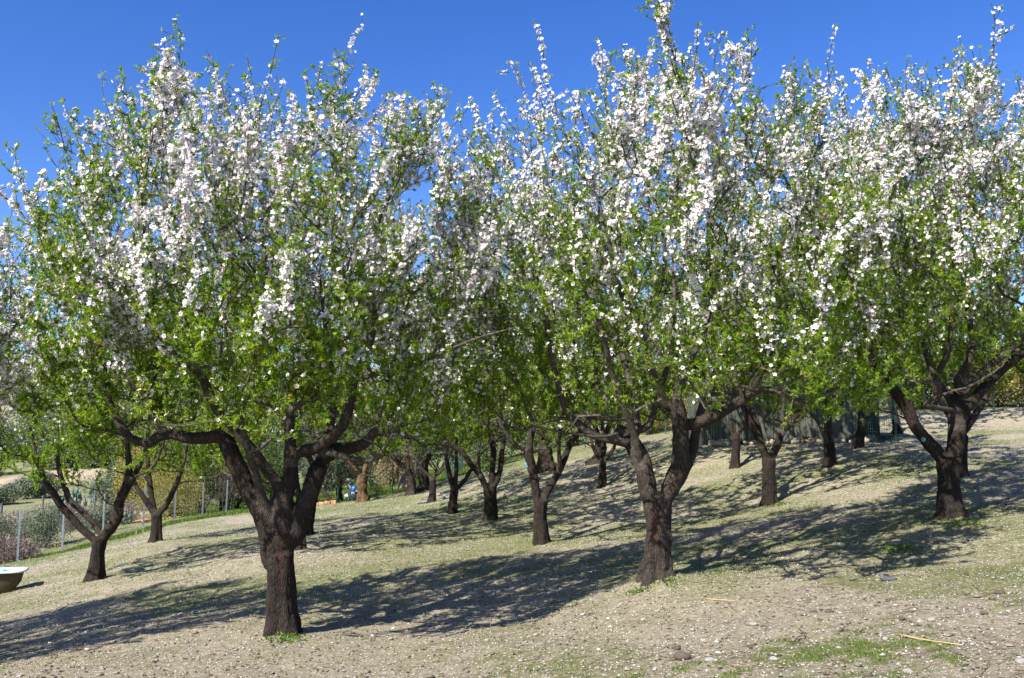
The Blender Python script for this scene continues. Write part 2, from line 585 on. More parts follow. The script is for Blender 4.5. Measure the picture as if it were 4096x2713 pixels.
class Skel:
    def __init__(s):
        s.p = []
        s.par = []
        s.cont = []
        s.r = []
        s.kind = []      # 0 traced thick limb, 1 grown, 2 shoot, 3 twig
        s.plen = []

    def add(s, p, par, cont, r, kind):
        s.p.append(np.asarray(p, float))
        s.par.append(par)
        s.cont.append(cont)
        s.r.append(r)
        s.kind.append(kind)
        s.plen.append(0 if par < 0 else s.plen[par] + float(np.linalg.norm(s.p[-1] - s.p[par])))
        return len(s.p) - 1


def segs_mesh(name, pos, par, cont, r, k):
    """tubes for child nodes -> their parents"""
    n = len(pos)
    ch = np.arange(n)[par >= 0]
    pa = par[ch]
    d = np.zeros((n, 3))
    d[ch] = pos[ch] - pos[pa]
    d /= np.linalg.norm(d, axis=1)[:, None] + 1e-9
    dA = np.where((cont[ch] & (par[pa] >= 0))[:, None], d[pa], d[ch])
    rA = np.where(cont[ch], r[pa], r[ch] * 1.15)
    dB = d[ch]
    rB = r[ch]

    def ring(c, dd, rr):
        ref = np.array([.37, .91, .18])
        u = np.cross(dd, ref)
        u /= np.linalg.norm(u, axis=1)[:, None] + 1e-9
        v = np.cross(dd, u)
        a = np.arange(k) * 2 * math.pi / k
        return c[:, None] + rr[:, None, None] * (np.cos(a)[None, :, None] * u[:, None] + np.sin(a)[None, :, None] * v[:, None])
    RA = ring(pos[pa], dA, rA)
    RB = ring(pos[ch], dB, rB)
    V = np.concatenate([RA, RB], 1).reshape(-1, 3)
    rad = np.concatenate([np.repeat(rA[:, None], k, 1), np.repeat(rB[:, None], k, 1)], 1).ravel()
    m = len(ch)
    base = np.arange(m)[:, None] * 2 * k
    j = np.arange(k)[None]
    F = np.stack([base + j, base + (j + 1) % k, base + k + (j + 1) % k, base + k + j], -1).reshape(-1, 4)
    return V, F, rad


def basis(n):
    ref = np.where(np.abs(n[:, 2:3]) < .9, np.array([[0, 0, 1.]]), np.array([[1., 0, 0]]))
    u = np.cross(n, ref)
    u /= np.linalg.norm(u, axis=1)[:, None] + 1e-9
    return u, np.cross(n, u)


def unit(v):
    return v / (np.linalg.norm(v, axis=-1, keepdims=True) + 1e-9)


def leaves_arr(R, base, dirs, L, W, droop=.15):
    """kite leaves folded along the midrib"""
    n = len(base)
    side = unit(np.cross(dirs, R.normal(size=(n, 3))))
    up = np.cross(side, dirs)
    L = L[:, None]
    W = W[:, None]
    mid = base + dirs * L * .45
    a = base
    b = mid + side * W + up * W * .45
    c = base + dirs * L - up * L * droop
    d = mid - side * W + up * W * .45
    V = np.stack([a, b, c, d], 1).reshape(-1, 3)
    F = np.arange(4 * n).reshape(n, 4)
    return V, F


def flowers_arr(R, c, nrm, rad, centre=True):
    n = len(c)
    u, v = basis(nrm)
    ph = R.uniform(0, 6.28, n)
    cup = R.uniform(.05, .6, n)
    Vs = []
    for k in range(5):
        a = ph + k * 2 * math.pi / 5

        def at(ang, q, h):
            return c + (np.cos(ang) * rad * q)[:, None] * u + (np.sin(ang) * rad * q)[:, None] * v + (rad * h)[:, None] * nrm
        jit = R.uniform(-.12, .12, n)
        Vs += [np.stack([at(a, .05, 0), at(a - .56, .74, cup * .5 + jit), at(a, 1.05, cup), at(a + .56, .74, cup * .5 - jit)], 1)]
    V = np.stack(Vs, 1)                       # n,5,4,3
    F = np.arange(n * 20).reshape(-1, 4)
    V = V.reshape(-1, 3)
    mi = np.zeros(len(F), int)
    rn = np.repeat(R.uniform(0, 1, n), 5)
    if centre:
        q = []
        for k in range(4):
            a = ph + k * math.pi / 2
            q.append(c + (np.cos(a) * rad * .27)[:, None] * u + (np.sin(a) * rad * .27)[:, None] * v + (rad * .16)[:, None] * nrm)
        VC = np.stack(q, 1).reshape(-1, 3)
        FC = np.arange(n * 4).reshape(n, 4) + len(V)
        V = np.vstack([V, VC])
        F = np.vstack([F, FC])
        mi = np.r_[mi, np.ones(n, int)]
        rn = np.r_[rn, np.zeros(n)]
    return V, F, mi, rn


def remesh_trunk(name, polys, voxel, origin, lump_amp, seed):
    mb = MB()
    for pl in polys:
        if len(pl) > 1:
            mb.tube(pl[:, :3], pl[:, 3] * 1.0 + voxel * .2, 12)
    me = bpy.data.meshes.new("tmp")
    me.from_pydata(mb.v, [], mb.f)
    o = bpy.data.objects.new("tmp", me)
    COL.objects.link(o)
    md = o.modifiers.new("r", 'REMESH')
    md.mode = 'VOXEL'
    md.voxel_size = voxel
    sm = o.modifiers.new("s", 'SMOOTH')
    sm.factor = .5
    sm.iterations = 5
    dg = bpy.context.evaluated_depsgraph_get()
    ev = o.evaluated_get(dg)
    m2 = bpy.data.meshes.new_from_object(ev)
    bpy.data.objects.remove(o)
    bpy.data.meshes.remove(me)
    n = len(m2.vertices)
    V = np.empty(n * 3, np.float32)
    m2.vertices.foreach_get("co", V)
    V = V.reshape(-1, 3).astype(float)
    N = np.empty(n * 3, np.float32)
    m2.vertices.foreach_get("normal", N)
    N = N.reshape(-1, 3)
    pts = np.vstack([pl for pl in polys])
    rad = np.empty(n)
    for i in range(0, n, 4000):
        dd = ((V[i:i + 4000, None] - pts[None, :, :3]) ** 2).sum(2)
        rad[i:i + 4000] = pts[dd.argmin(1), 3]
    # ridges, knots
    q = V.copy()
    q[:, 2] *= .22
    ridge = np.abs(vn(q, 40, seed) - .5) * 2
    kn = vn(V, 5.5, seed + 1)
    kn2 = vn(V, 14, seed + 2)
    disp = rad * (lump_amp * (kn - .5) * 1.0 + lump_amp * .55 * (kn2 - .5) - .08 * (1 - ridge) ** 3 * np.clip(rad / .08, .2, 1))
    # flutes running up from the roots
    h = V[:, 2] - origin[2]
    ang = np.arctan2(V[:, 1] - origin[1], V[:, 0] - origin[0])
    fl = np.sin(ang * 4 + seed + .8 * h) * .5 + np.sin(ang * 7 + seed * 2.1 - h) * .35
    disp += rad * fl * (.09 * np.clip(1.2 - h, 0, 1) + (.28 + .0) * np.exp(-np.clip(h, 0, 9) / .12))
    disp += rad * .22 * np.exp(-np.clip(h, 0, 9) / .08)
    V = V + N * disp[:, None]
    V = V - np.array(origin)
    m2.vertices.foreach_set("co", V.astype(np.float32).ravel())
    a = m2.attributes.new("rad", 'FLOAT', 'POINT')
    a.data.foreach_set("value", rad.astype(np.float32))
    m2.polygons.foreach_set("use_smooth", np.full(len(m2.polygons), True))
    m2.update()
    m2.name = name
    return m2


def make_tree(spec):
    seed = spec['seed']
    R = np.random.RandomState(seed)
    d0 = spec['d']
    sk = Skel()
    polys = []
    H, RC = spec.get('H', 4.7), spec.get('R', 1.9)
    bx, by_ = spec['base']
    base = P(bx, by_, d0) if bx is not None else np.array([spec['xy'][0], spec['xy'][1], 0])
    if bx is None:
        d0 = spec['xy'][1]
    base[2] = g1(base[0], base[1])
    trunk = spec.get('trunk')
    if trunk is None:
        fh = R.uniform(.9, 1.25)
        a = R.uniform(0, 6.28)
        lean = R.normal(0, .07, 2)
        r0 = spec.get('r0', .11)
        trunkw = [np.r_[base - [0, 0, .15], r0 * 1.45], np.r_[base + [0, 0, .12], r0 * 1.12],
                  np.r_[base + [lean[0] * .5, lean[1] * .5, fh * .6], r0 * .95], np.r_[base + [lean[0], lean[1], fh], r0 * 1.08]]
        limbsw = []
        nl = spec.get('nl', 3)
        for k in range(nl):
            aa = a + k * 2 * math.pi / nl + R.uniform(-.4, .4)
            f = trunkw[-1][:3]
            dv = np.array([math.cos(aa), math.sin(aa), 0])
            sp_ = R.uniform(.55, .95)
            limbsw.append([np.r_[f - [0, 0, .08], r0 * .7], np.r_[f + dv * .22 * sp_ + [0, 0, .22], r0 * .6],
                           np.r_[f + dv * .5 * sp_ + [0, 0, .62], r0 * .5], np.r_[f + dv * .75 * sp_ + [R.uniform(-.1, .1), R.uniform(-.1, .1), 1.15], r0 * .32],
                           np.r_[f + dv * .85 * sp_ + [R.uniform(-.15, .15), R.uniform(-.15, .15), 1.8], r0 * .2]])
    else:
        trunkw = [np.r_[P(x, y, d0), r] for x, y, r in trunk]
        t0 = trunkw[0].copy()
        t0[:3] = base - [0, 0, .15]
        t0[3] *= 1.1
        trunkw = [t0] + trunkw
        limbsw = []
        for dde, pts in spec['limbs']:
            L = len(pts)
            out = []
            for i, (x, y, r) in enumerate(pts):
                dd = dde * (i / (L - 1)) ** 1.2
                out.append(np.r_[P(x, y, d0 + dd), r])
            limbsw.append(out)
    step = .07 if d0 < 12 else .12
    # traced skeleton
    tp = catmull(trunkw, step)
    polys.append(tp)
    last = -1
    for i, q in enumerate(tp):
        last = sk.add(q[:3], last, i > 0, q[3], 0)
    for L in limbsw:
        lp = catmull(L, step)
        P0 = np.array(sk.p)
        nb = int(((P0 - lp[0, :3]) ** 2).sum(1).argmin())
        if np.linalg.norm(P0[nb] - lp[0, :3]) > .02:
            lp = np.vstack([np.r_[P0[nb], min(lp[0, 3] * 1.05, sk.r[nb] * .8)], lp])
        lp[:, 3] = lp[:, 3] * np.clip(.55 + np.linalg.norm(lp[:, :3] - lp[0, :3], axis=1) / .22, 0, 1)
        polys.append(lp)
        last = nb
        for i, q in enumerate(lp[1:]):
            last = sk.add(q[:3], last, i > 0, q[3], 0)
    fork = tp[-1, :3]
    cx, cy = spec.get('off', (0, 0))
    cen = np.array([base[0] + cx, base[1] + cy])
    # ---- crown targets inside a vase-shaped envelope
    NT = spec.get('NT', 330)
    hb = spec.get('hb', 1.6)
    prof_h = np.array([hb / H, .45, .6, .8, .93, 1.0])
    prof_r = np.array([.85, .95, 1.0, 1.0, .93, .75])
    T = []
    lob = R.uniform(0, 6.28, 3)
    while len(T) < NT:
        h = R.uniform((hb - .35) / H, 1)
        a = R.uniform(0, 6.28)
        rm = np.interp(h, prof_h, prof_r) * RC * (1 + .07 * math.sin(2 * a + lob[0]) + .06 * math.sin(3 * a + lob[1]))
        if R.uniform() > (rm / (RC * 1.2)) ** 1.1:
            continue
        q = R.uniform() ** .55
        if h * H < hb + .3 - .65 * (q * rm / RC) ** 1.5:
            continue
        T.append([cen[0] + math.cos(a) * rm * q, cen[1] + math.sin(a) * rm * q, base[2] + h * H * (1 + .035 * math.sin(3 * a + lob[2]) + .04 * math.sin(7 * a + lob[0])) + R.normal(0, .1)])
    T = np.array(T)
    for (pdx, pr_, pdh) in spec.get('peaks', []):
        T[:, 2] += pdh * np.exp(-((T[:, 0] - base[0] - pdx) / pr_) ** 2) * sstep(.45, 1.0, (T[:, 2] - base[2]) / H)
    T = T[np.argsort(((T - fork) ** 2).sum(1) * R.uniform(.7, 1.3, len(T)))]
    minr = .10
    for t in T:
        Pn = np.array(sk.p)
        dv = t - Pn
        dist = np.linalg.norm(dv, axis=1)
        upness = dv[:, 2] / (dist + 1e-6)
        cost = dist * (1 + .9 * np.clip(.45 - upness, 0, 2)) + .10 * np.array(sk.plen)
        rr_ = np.array(sk.r)
        cost = cost + (rr_ > minr) * .7
        cost[:len(tp) - 1] += 50
        nb = int(cost.argmin())
        L = dist[nb]
        if L < .08:
            continue
        p = Pn[nb]
        par = sk.par[nb]
        pd = unit(p - Pn[par]) if par >= 0 else np.array([0, 0, 1.])
        c1 = p + (pd * .5 + unit(t - p) * .5 + R.normal(0, .12, 3)) * L * .33
        c2 = t - (unit(t - p) * .5 + np.array([0, 0, .8]) + R.normal(0, .15, 3)) * L * .3
        n = max(2, int(L / .11))
        last = nb
        for k in range(1, n + 1):
            s = k / n
            q = p * (1 - s) ** 3 + 3 * c1 * s * (1 - s) ** 2 + 3 * c2 * s * s * (1 - s) + t * s ** 3
            q = q + R.normal(0, .008, 3) * (k < n)
            last = sk.add(q, last, k > 1, 0.0, 1)
    # radii by the pipe rule
    n0 = len(sk.p)
    acc = np.zeros(n0)
    kids = np.zeros(n0, int)
    EXP = 1.98
    kind = np.array(sk.kind)
    tr = np.array(sk.r)
    rad = np.zeros(n0)
    for i in range(n0 - 1, -1, -1):
        if kids[i] == 0:
            acc[i] = .0040 ** EXP
        rad[i] = tr[i] if kind[i] == 0 else min(acc[i] ** (1 / EXP), .06)
        if sk.par[i] >= 0:
            acc[sk.par[i]] += acc[i]
            kids[sk.par[i]] += 1
    for i in range(n0):
        if kind[i] == 1:
            pr = rad[sk.par[i]]
            rad[i] = min(rad[i], pr * .97)
    pos = np.array(sk.p)
    par = np.array(sk.par)
    cont = np.array(sk.cont)
    # ---- upright shoots
    hrel = (pos[:, 2] - base[2]) / H
    rout = np.hypot(pos[:, 0] - cen[0], pos[:, 1] - cen[1]) / RC
    thin = (kind == 1) & (rad < .016)
    cand = np.where(thin)[0]
    NS = spec.get('NS', 420)
    wgt = (.25 + np.clip(hrel[cand], 0, 1) ** 1.5) * (.4 + .6 * rout[cand])
    st = R.choice(cand, NS, p=wgt / wgt.sum())
    ln = R.uniform(.18, .55, NS) * (1 + .7 * (R.uniform(size=NS) < .08) * (hrel[st] > .7))
    outv = np.c_[pos[st, 0] - cen[0], pos[st, 1] - cen[1], np.zeros(NS)]
    dr = unit(unit(outv + 1e-6) * R.uniform(0, .55, NS)[:, None] + np.array([0, 0, 1.]) * R.uniform(.6, 1.1, NS)[:, None] + R.normal(0, .30, (NS, 3)))
    allp = [pos]
    allpar = [par]
    allc = [cont]
    allr = [rad]
    allk = [kind]
    off = n0
    ps = pos[st]
    prev = st
    K = 4
    for k in range(K):
        ps = ps + (dr + R.normal(0, .15, (NS, 3)) + np.array([0, 0, .07 * k])) * (ln / K)[:, None]
        allp.append(ps)
        allpar.append(prev)
        allc.append(np.full(NS, k > 0))
        allr.append(np.full(NS, .0042 - .0007 * k) * (1 + (ln > .6) * .5))
        allk.append(np.full(NS, 2))
        prev = off + np.arange(NS)
        off += NS
    pos = np.vstack(allp)
    par = np.concatenate(allpar)
    cont = np.concatenate(allc)
    rad = np.concatenate(allr)
    kind = np.concatenate(allk)
    # ---- short spurs
    NW = spec.get('NW', 2600)
    cand = np.where((kind >= 1) & (rad < .02))[0]
    st = R.choice(cand, NW)
    ln = R.uniform(.04, .2, NW)
    pd = unit(pos[st] - pos[par[st]])
    dr = unit(pd * .5 + R.normal(0, .65, (NW, 3)) + np.array([0, 0, .35]))
    ps = pos[st]
    prev = st
    off = len(pos)
    allp = [pos]
    allpar = [par]
    allc = [cont]
    allr = [rad]
    allk = [kind]
    for k in range(2):
        ps = ps + unit(dr + R.normal(0, .15, (NW, 3)) + np.array([0, 0, .2 * k])) * (ln / 2)[:, None]
        allp.append(ps)
        allpar.append(prev)
        allc.append(np.full(NW, k > 0))
        allr.append(np.full(NW, .0026 - .0008 * k))
        allk.append(np.full(NW, 3))
        prev = off + np.arange(NW)
        off += NW
    pos = np.vstack(allp)
    par = np.concatenate(allpar)
    cont = np.concatenate(allc)
    rad = np.concatenate(allr)
    kind = np.concatenate(allk)
    if spec.get('minrad'):
        rad = np.where(kind > 0, np.maximum(rad, spec['minrad']), rad)
    # ---- meshes
    root = empty(spec.get('name', 'almond_tree'), tuple(base), spec['label'], 'tree', spec.get('group', 'almond trees of the orchard'))
    org = base
    fat = [pl for pl in polys if pl[:, 3].max() > .017]
    bark = spec.get('bark', M_BARK)
    tm = remesh_trunk("trunk", fat, spec.get('vox', .014), org, spec.get('lump', .2), seed)
    link("trunk", tm, bark, root)
    # grown branches + thin traced
    isf = kind > 0
    thinpoly = [pl for pl in polys if pl[:, 3].max() <= .017]
    big = isf & (rad > .007)
    V1, F1, r1 = segs_mesh("b", pos, np.where(isf & big, par, -1), cont, rad, 7 if d0 < 12 else 5)
    V2, F2, r2 = segs_mesh("b", pos, np.where(isf & ~big, par, -1), cont, rad, 4 if d0 < 12 else 3)
    V = np.vstack([V1, V2])
    FF = np.vstack([F1, F2 + len(V1)])
    rr = np.r_[r1, r2]
    for pl in thinpoly:
        m = MB()
        m.tube(pl[:, :3], pl[:, 3], 6, cap=False)
        FF = np.vstack([FF, np.array(m.f) + len(V)])
        V = np.vstack([V, np.array(m.v)])
        rr = np.r_[rr, np.repeat(pl[:, 3], 6)]
    link("branches", raw_mesh("branches", V - org, FF, pt_attr=rr, smooth=True), bark, root)
    # ---- organs
    seg = np.where(isf & (rad < .013) & (par >= 0) & (pos[:, 2] - base[2] > hb + .05 + .3 * vn(pos, 1.6, seed + 9) - spec.get('droop', .75) * np.clip(np.hypot(pos[:, 0] - cen[0], pos[:, 1] - cen[1]) / RC, 0, 1.1) ** 1.5))[0]
    L = np.linalg.norm(pos[seg] - pos[par[seg]], axis=1)
    hr = (pos[seg, 2] - base[2]) / H
    ro = np.hypot(pos[seg, 0] - cen[0], pos[seg, 1] - cen[1]) / RC
    patch = vn(pos[seg], 2.2, seed + 40)
    S = spec.get('osize', 1.0)
    nf, nlv = spec.get('nf', 9500), spec.get('nt', 9500)
    k3 = kind[seg]
    wf = L * (.055 + sstep(spec.get('fb', .40), spec.get('ft', .76), hr)) * (.3 + 1.4 * sstep(.35, .65, patch)) * np.where(k3 == 2, 1.25, np.where(k3 == 1, 1.3, .7)) * (.25 + 1.5 * sstep(.4, .6, vn(pos[seg], 6.5, seed + 60))) * (.12 + 1.3 * np.maximum(ro, sstep(.6, .95, hr)) ** 2)
    fs = R.choice(seg, nf, p=wf / wf.sum())
    # flowers sit in clusters: pull groups together on a stem
    t = np.round(R.uniform(0, 1, nf) * 3) / 3 * .85 + R.uniform(-.06, .06, nf)
    c = pos[par[fs]] * (1 - t)[:, None] + pos[fs] * t[:, None]
    ax = unit(pos[fs] - pos[par[fs]])
    nr = unit(unit(np.cross(ax, R.normal(size=(nf, 3)))) + ax * R.uniform(-.1, .5, nf)[:, None] + np.array([-.12, -.18, .15]))
    outw = unit(np.c_[c[:, 0] - cen[0], c[:, 1] - cen[1], (c[:, 2] - base[2] - .45 * H) * .8])
    nr = unit(nr + outw * .45)
    c = c + nr * R.uniform(.010, .030, nf)[:, None]
    V, FF, mi, rn = flowers_arr(R, c, unit(nr + R.normal(0, .35, (nf, 3))), np.clip(R.normal(.0172, .0032, nf), .008, .024) * S, True)
    if nf > 20:
        link("blossoms", raw_mesh("blossoms", V - org, FF, face_attr=rn, mat_idx=mi), [M_PETAL, M_FCENTRE], root)
    wl = L * (1 - .74 * sstep(.5, .9, hr)) * (.55 + .9 * sstep(.35, .6, 1 - patch)) * np.where(k3 == 3, 1.6, 1.0) * (.55 + ro * .6)
    ts = R.choice(seg, nlv, p=wl / wl.sum())
    tips = np.intersect1d(np.setdiff1d(np.where(kind >= 2)[0], par), seg)
    ntip = int(nlv * .3)
    tip_sel = R.choice(tips, ntip)
    ts = np.r_[ts, tip_sel]
    t = np.r_[R.uniform(0, 1, nlv), np.full(ntip, 1.0)]
    cc = pos[par[ts]] * (1 - t)[:, None] + pos[ts] * t[:, None]
    ax = unit(pos[ts] - pos[par[ts]])
    NL = spec.get('lpt', 5)
    tuft = unit(ax * .5 + R.normal(0, .6, (len(ts), 3)) + np.array([0, 0, .25]))
    tuft[nlv:] = unit(ax[nlv:] + np.array([0, 0, .3]))
    bb = np.repeat(cc, NL, 0)
    dd = unit(np.repeat(tuft, NL, 0) * .9 + R.normal(0, .55, (len(bb), 3)))
    Ls = R.uniform(.022, .046, len(bb)) * S * spec.get('lsize', 1.0)
    V, FF = leaves_arr(R, bb, dd, Ls, Ls * R.uniform(.11, .165, len(bb)) * spec.get('lw', 1.0))
    rn = np.clip(np.repeat(R.uniform(.1, .9, len(ts)), NL) + R.normal(0, .12, len(bb)), 0, 1)
    link("leaves", raw_mesh("leaves", V - org, FF, face_attr=rn), spec.get('leafmat', M_LEAF), root)
    # painted pruning scars
    for (sx, sy, sr, sd, dark) in spec.get('scars', []):
        c = P(sx, sy, d0 + sd)
        pts_ = np.vstack(fat)
        # rest on the limb surface nearest to the camera side
        rel = pts_[:, :3] - np.array([0, 0, CAMZ])
        ray = unit(c - np.array([0, 0, CAMZ]))
        tt = rel @ ray
        miss = np.linalg.norm(rel - tt[:, None] * ray, axis=1)
        i = int((miss - pts_[:, 3]).argmin())
        dep = tt[i] - math.sqrt(max(pts_[i, 3] ** 2 - miss[i] ** 2, 0)) * 1.0
        q = np.array([0, 0, CAMZ]) + ray * (dep + .012)
        m = MB()
        m.lump(q - org, (sr * .8, .016, sr), seed=int(sx), amp=.45, n=14, m=9)
        m.build("pruning_scar", M_SCARD if dark else M_SCAR, root, label="dark sealed pruning scar" if dark else "pruning scar painted blue-green")
    return root


# ------------------------------------------------------------------ the almond trees
TREES = []
HERO = dict(droop=.5, NT=680, NS=1300, NW=8500, nf=43000, nt=36000, vox=.012)
MID = dict(NT=340, NS=480, NW=3400, nf=18500, nt=25000, vox=.016, osize=1.1, lpt=4, minrad=.0035)
FAR = dict(NT=190, NS=260, NW=1400, nf=4500, nt=14000, vox=.022, osize=1.35, lpt=4, minrad=.005)

M_BARK1 = bark_mat("almond_bark_red", (.015, .011, .009), (.057, .043, .034), (.15, .13, .112), .14, (0, -.12, .66), .06)
M_BARK2 = bark_mat("almond_bark_orange", (.022, .017, .014), (.09, .073, .061), (.15, .13, .112), .3, (-.01, -.13, .50), .055)

TREES.append(dict(HERO, seed=11, d=8.0, base=(1130, 2560), R=1.84, H=3.98, hb=1.85, off=(-.26, 0), peaks=[(1.26, .3, .5), (-.46, .3, .35), (.4, .2, .35), (-2.1, .5, -.55), (.85, .2, -.25)], bark=M_BARK1, group='front row almond trees',
    label="big almond tree left of centre, one thick limb reaching flat to the left",
    trunk=[(1128, 2530, .14), (1127, 2412, .126), (1122, 2300, .118), (1122, 2215, .118)],
    limbs=[(-.1, [(1085, 2250, .09), (1077, 2131, .088), (1045, 2047, .085), (989, 1949, .08), (940, 1851, .075), (905, 1767, .072), (877, 1742, .062), (821, 1752, .055), (751, 1750, .052), (681, 1735, .048), (631, 1748, .045), (586, 1780, .045)]),
           (.2, [(590, 1775, .04), (519, 1752, .036), (470, 1682, .034), (435, 1605, .03), (420, 1500, .028), (400, 1380, .022), (380, 1230, .016), (350, 1080, .011)]),
           (-.4, [(675, 1738, .038), (610, 1682, .036), (568, 1605, .03), (533, 1535, .03), (500, 1440, .028), (470, 1300, .024), (430, 1150, .018), (380, 980, .012)]),
           (-.5, [(1128, 1990, .05), (1095, 1914, .046), (1052, 1858, .045), (1017, 1809, .045), (961, 1746, .043), (919, 1696, .042), (870, 1640, .042), (835, 1570, .04), (800, 1495, .036), (720, 1440, .03), (660, 1370, .027), (600, 1280, .022), (570, 1150, .018), (540, 980, .012)]),
           (.05, [(1124, 2200, .10), (1130, 2096, .092), (1132, 1991, .085), (1158, 1921, .07), (1160, 1816, .05), (1158, 1710, .045), (1154, 1640, .042), (1140, 1560, .036), (1110, 1440, .032), (1075, 1330, .03), (1068, 1200, .026), (1060, 1050, .018), (1050, 880, .012)]),
           (.35, [(1150, 2230, .09), (1172, 2166, .085), (1200, 2082, .083), (1228, 1991, .083), (1263, 1907, .08), (1291, 1830, .076), (1340, 1800, .062), (1396, 1795, .052), (1452, 1779, .045), (1500, 1720, .035), (1520, 1630, .03), (1560, 1500, .024), (1600, 1350, .018), (1640, 1180, .012)]),
           (-.3, [(1160, 1850, .055), (1193, 1809, .05), (1263, 1795, .05), (1312, 1760, .047), (1361, 1717, .046), (1389, 1654, .045), (1403, 1584, .042), (1425, 1500, .035), (1470, 1400, .03), (1500, 1280, .024), (1490, 1130, .018), (1510, 960, .012)]),
           (-.8, [(1172, 1640, .026), (1193, 1619, .025), (1312, 1577, .024), (1382, 1535, .022), (1494, 1500, .021), (1640, 1470, .018), (1740, 1425, .015), (1890, 1360, .011), (2060, 1310, .007)]),
           (-.5, [(1290, 1810, .03), (1333, 1816, .026), (1417, 1837, .024), (1480, 1845, .022), (1530, 1805, .018), (1570, 1740, .014), (1600, 1660, .009)]),
           (1.0, [(1225, 2000, .055), (1260, 1900, .05), (1300, 1790, .045), (1330, 1650, .036), (1330, 1500, .028), (1300, 1300, .02), (1280, 1100, .012)]),
           (-.75, [(1085, 2080, .045), (1050, 1990, .036), (1020, 1890, .032), (990, 1790, .028), (960, 1660, .022), (930, 1500, .018), (900, 1300, .012)])]))
TREES.append(dict(HERO, seed=23, d=9.0, base=(2623, 2325), R=2.12, H=4.2, hb=1.6, off=(.1, 0), peaks=[(-.2, .3, .75), (1.55, .4, .35), (-.75, .3, -.15), (.5, .25, .1)], bark=M_BARK2, group='front row almond trees',
    label="big almond tree right of centre with U-shaped fork and an orange streak down its trunk",
    trunk=[(2625, 2300, .155), (2632, 2189, .132), (2632, 2074, .13), (2629, 1990, .145)],
    limbs=[(.15, [(2600, 2010, .10), (2583, 1913, .092), (2566, 1844, .09), (2531, 1776, .084), (2497, 1735, .07), (2470, 1715, .06)]),
           (-.25, [(2500, 1770, .05), (2451, 1760, .045), (2388, 1747, .042), (2348, 1724, .04), (2302, 1684, .038), (2267, 1650, .034), (2240, 1560, .028), (2200, 1400, .024), (2170, 1200, .018), (2120, 1000, .012)]),
           (.5, [(2540, 1740, .04), (2549, 1712, .036), (2537, 1615, .034), (2520, 1529, .032), (2490, 1420, .028), (2460, 1280, .024), (2430, 1100, .018), (2400, 900, .012)]),
           (.3, [(2545, 1730, .036), (2600, 1695, .033), (2618, 1626, .03), (2640, 1550, .027), (2680, 1430, .023), (2700, 1250, .018), (2690, 1050, .012)]),
           (-.15, [(2660, 2000, .095), (2692, 1925, .09), (2718, 1863, .088), (2723, 1787, .086), (2721, 1718, .08), (2715, 1643, .072), (2700, 1590, .058)]),
           (-.5, [(2712, 1640, .05), (2663, 1620, .046), (2638, 1570, .043), (2612, 1500, .04), (2590, 1420, .038), (2575, 1340, .036), (2510, 1220, .032), (2460, 1110, .027), (2440, 980, .02), (2400, 820, .012)]),
           (-.4, [(2580, 1350, .03), (2592, 1250, .028), (2640, 1150, .024), (2660, 1020, .02), (2640, 850, .012)]),
           (.1, [(2705, 1600, .045), (2730, 1500, .04), (2780, 1400, .036), (2830, 1280, .03), (2850, 1150, .024), (2830, 950, .016), (2850, 750, .01)]),
           (-.45, [(2725, 1700, .06), (2776, 1698, .058), (2853, 1667, .055), (2924, 1626, .052), (2986, 1586, .05), (3026, 1514, .048), (3057, 1453, .045), (3077, 1400, .042), (3110, 1300, .034), (3170, 1180, .028), (3200, 1040, .022), (3250, 880, .013)]),
           (.9, [(2700, 1950, .06), (2760, 1830, .055), (2790, 1700, .045), (2830, 1560, .036), (2900, 1400, .028), (2960, 1200, .02), (2980, 1000, .012)]),
           (-.9, [(2560, 1850, .04), (2540, 1750, .034), (2500, 1640, .03), (2450, 1500, .026), (2420, 1380, .022), (2350, 1200, .015), (2300, 1000, .01)]),
           (-.6, [(2480, 1725, .02), (2440, 1745, .017), (2380, 1748, .016), (2290, 1735, .013), (2200, 1720, .011), (2130, 1703, .008)])],
    scars=[(2551, 1836, .035, 0, True)]))
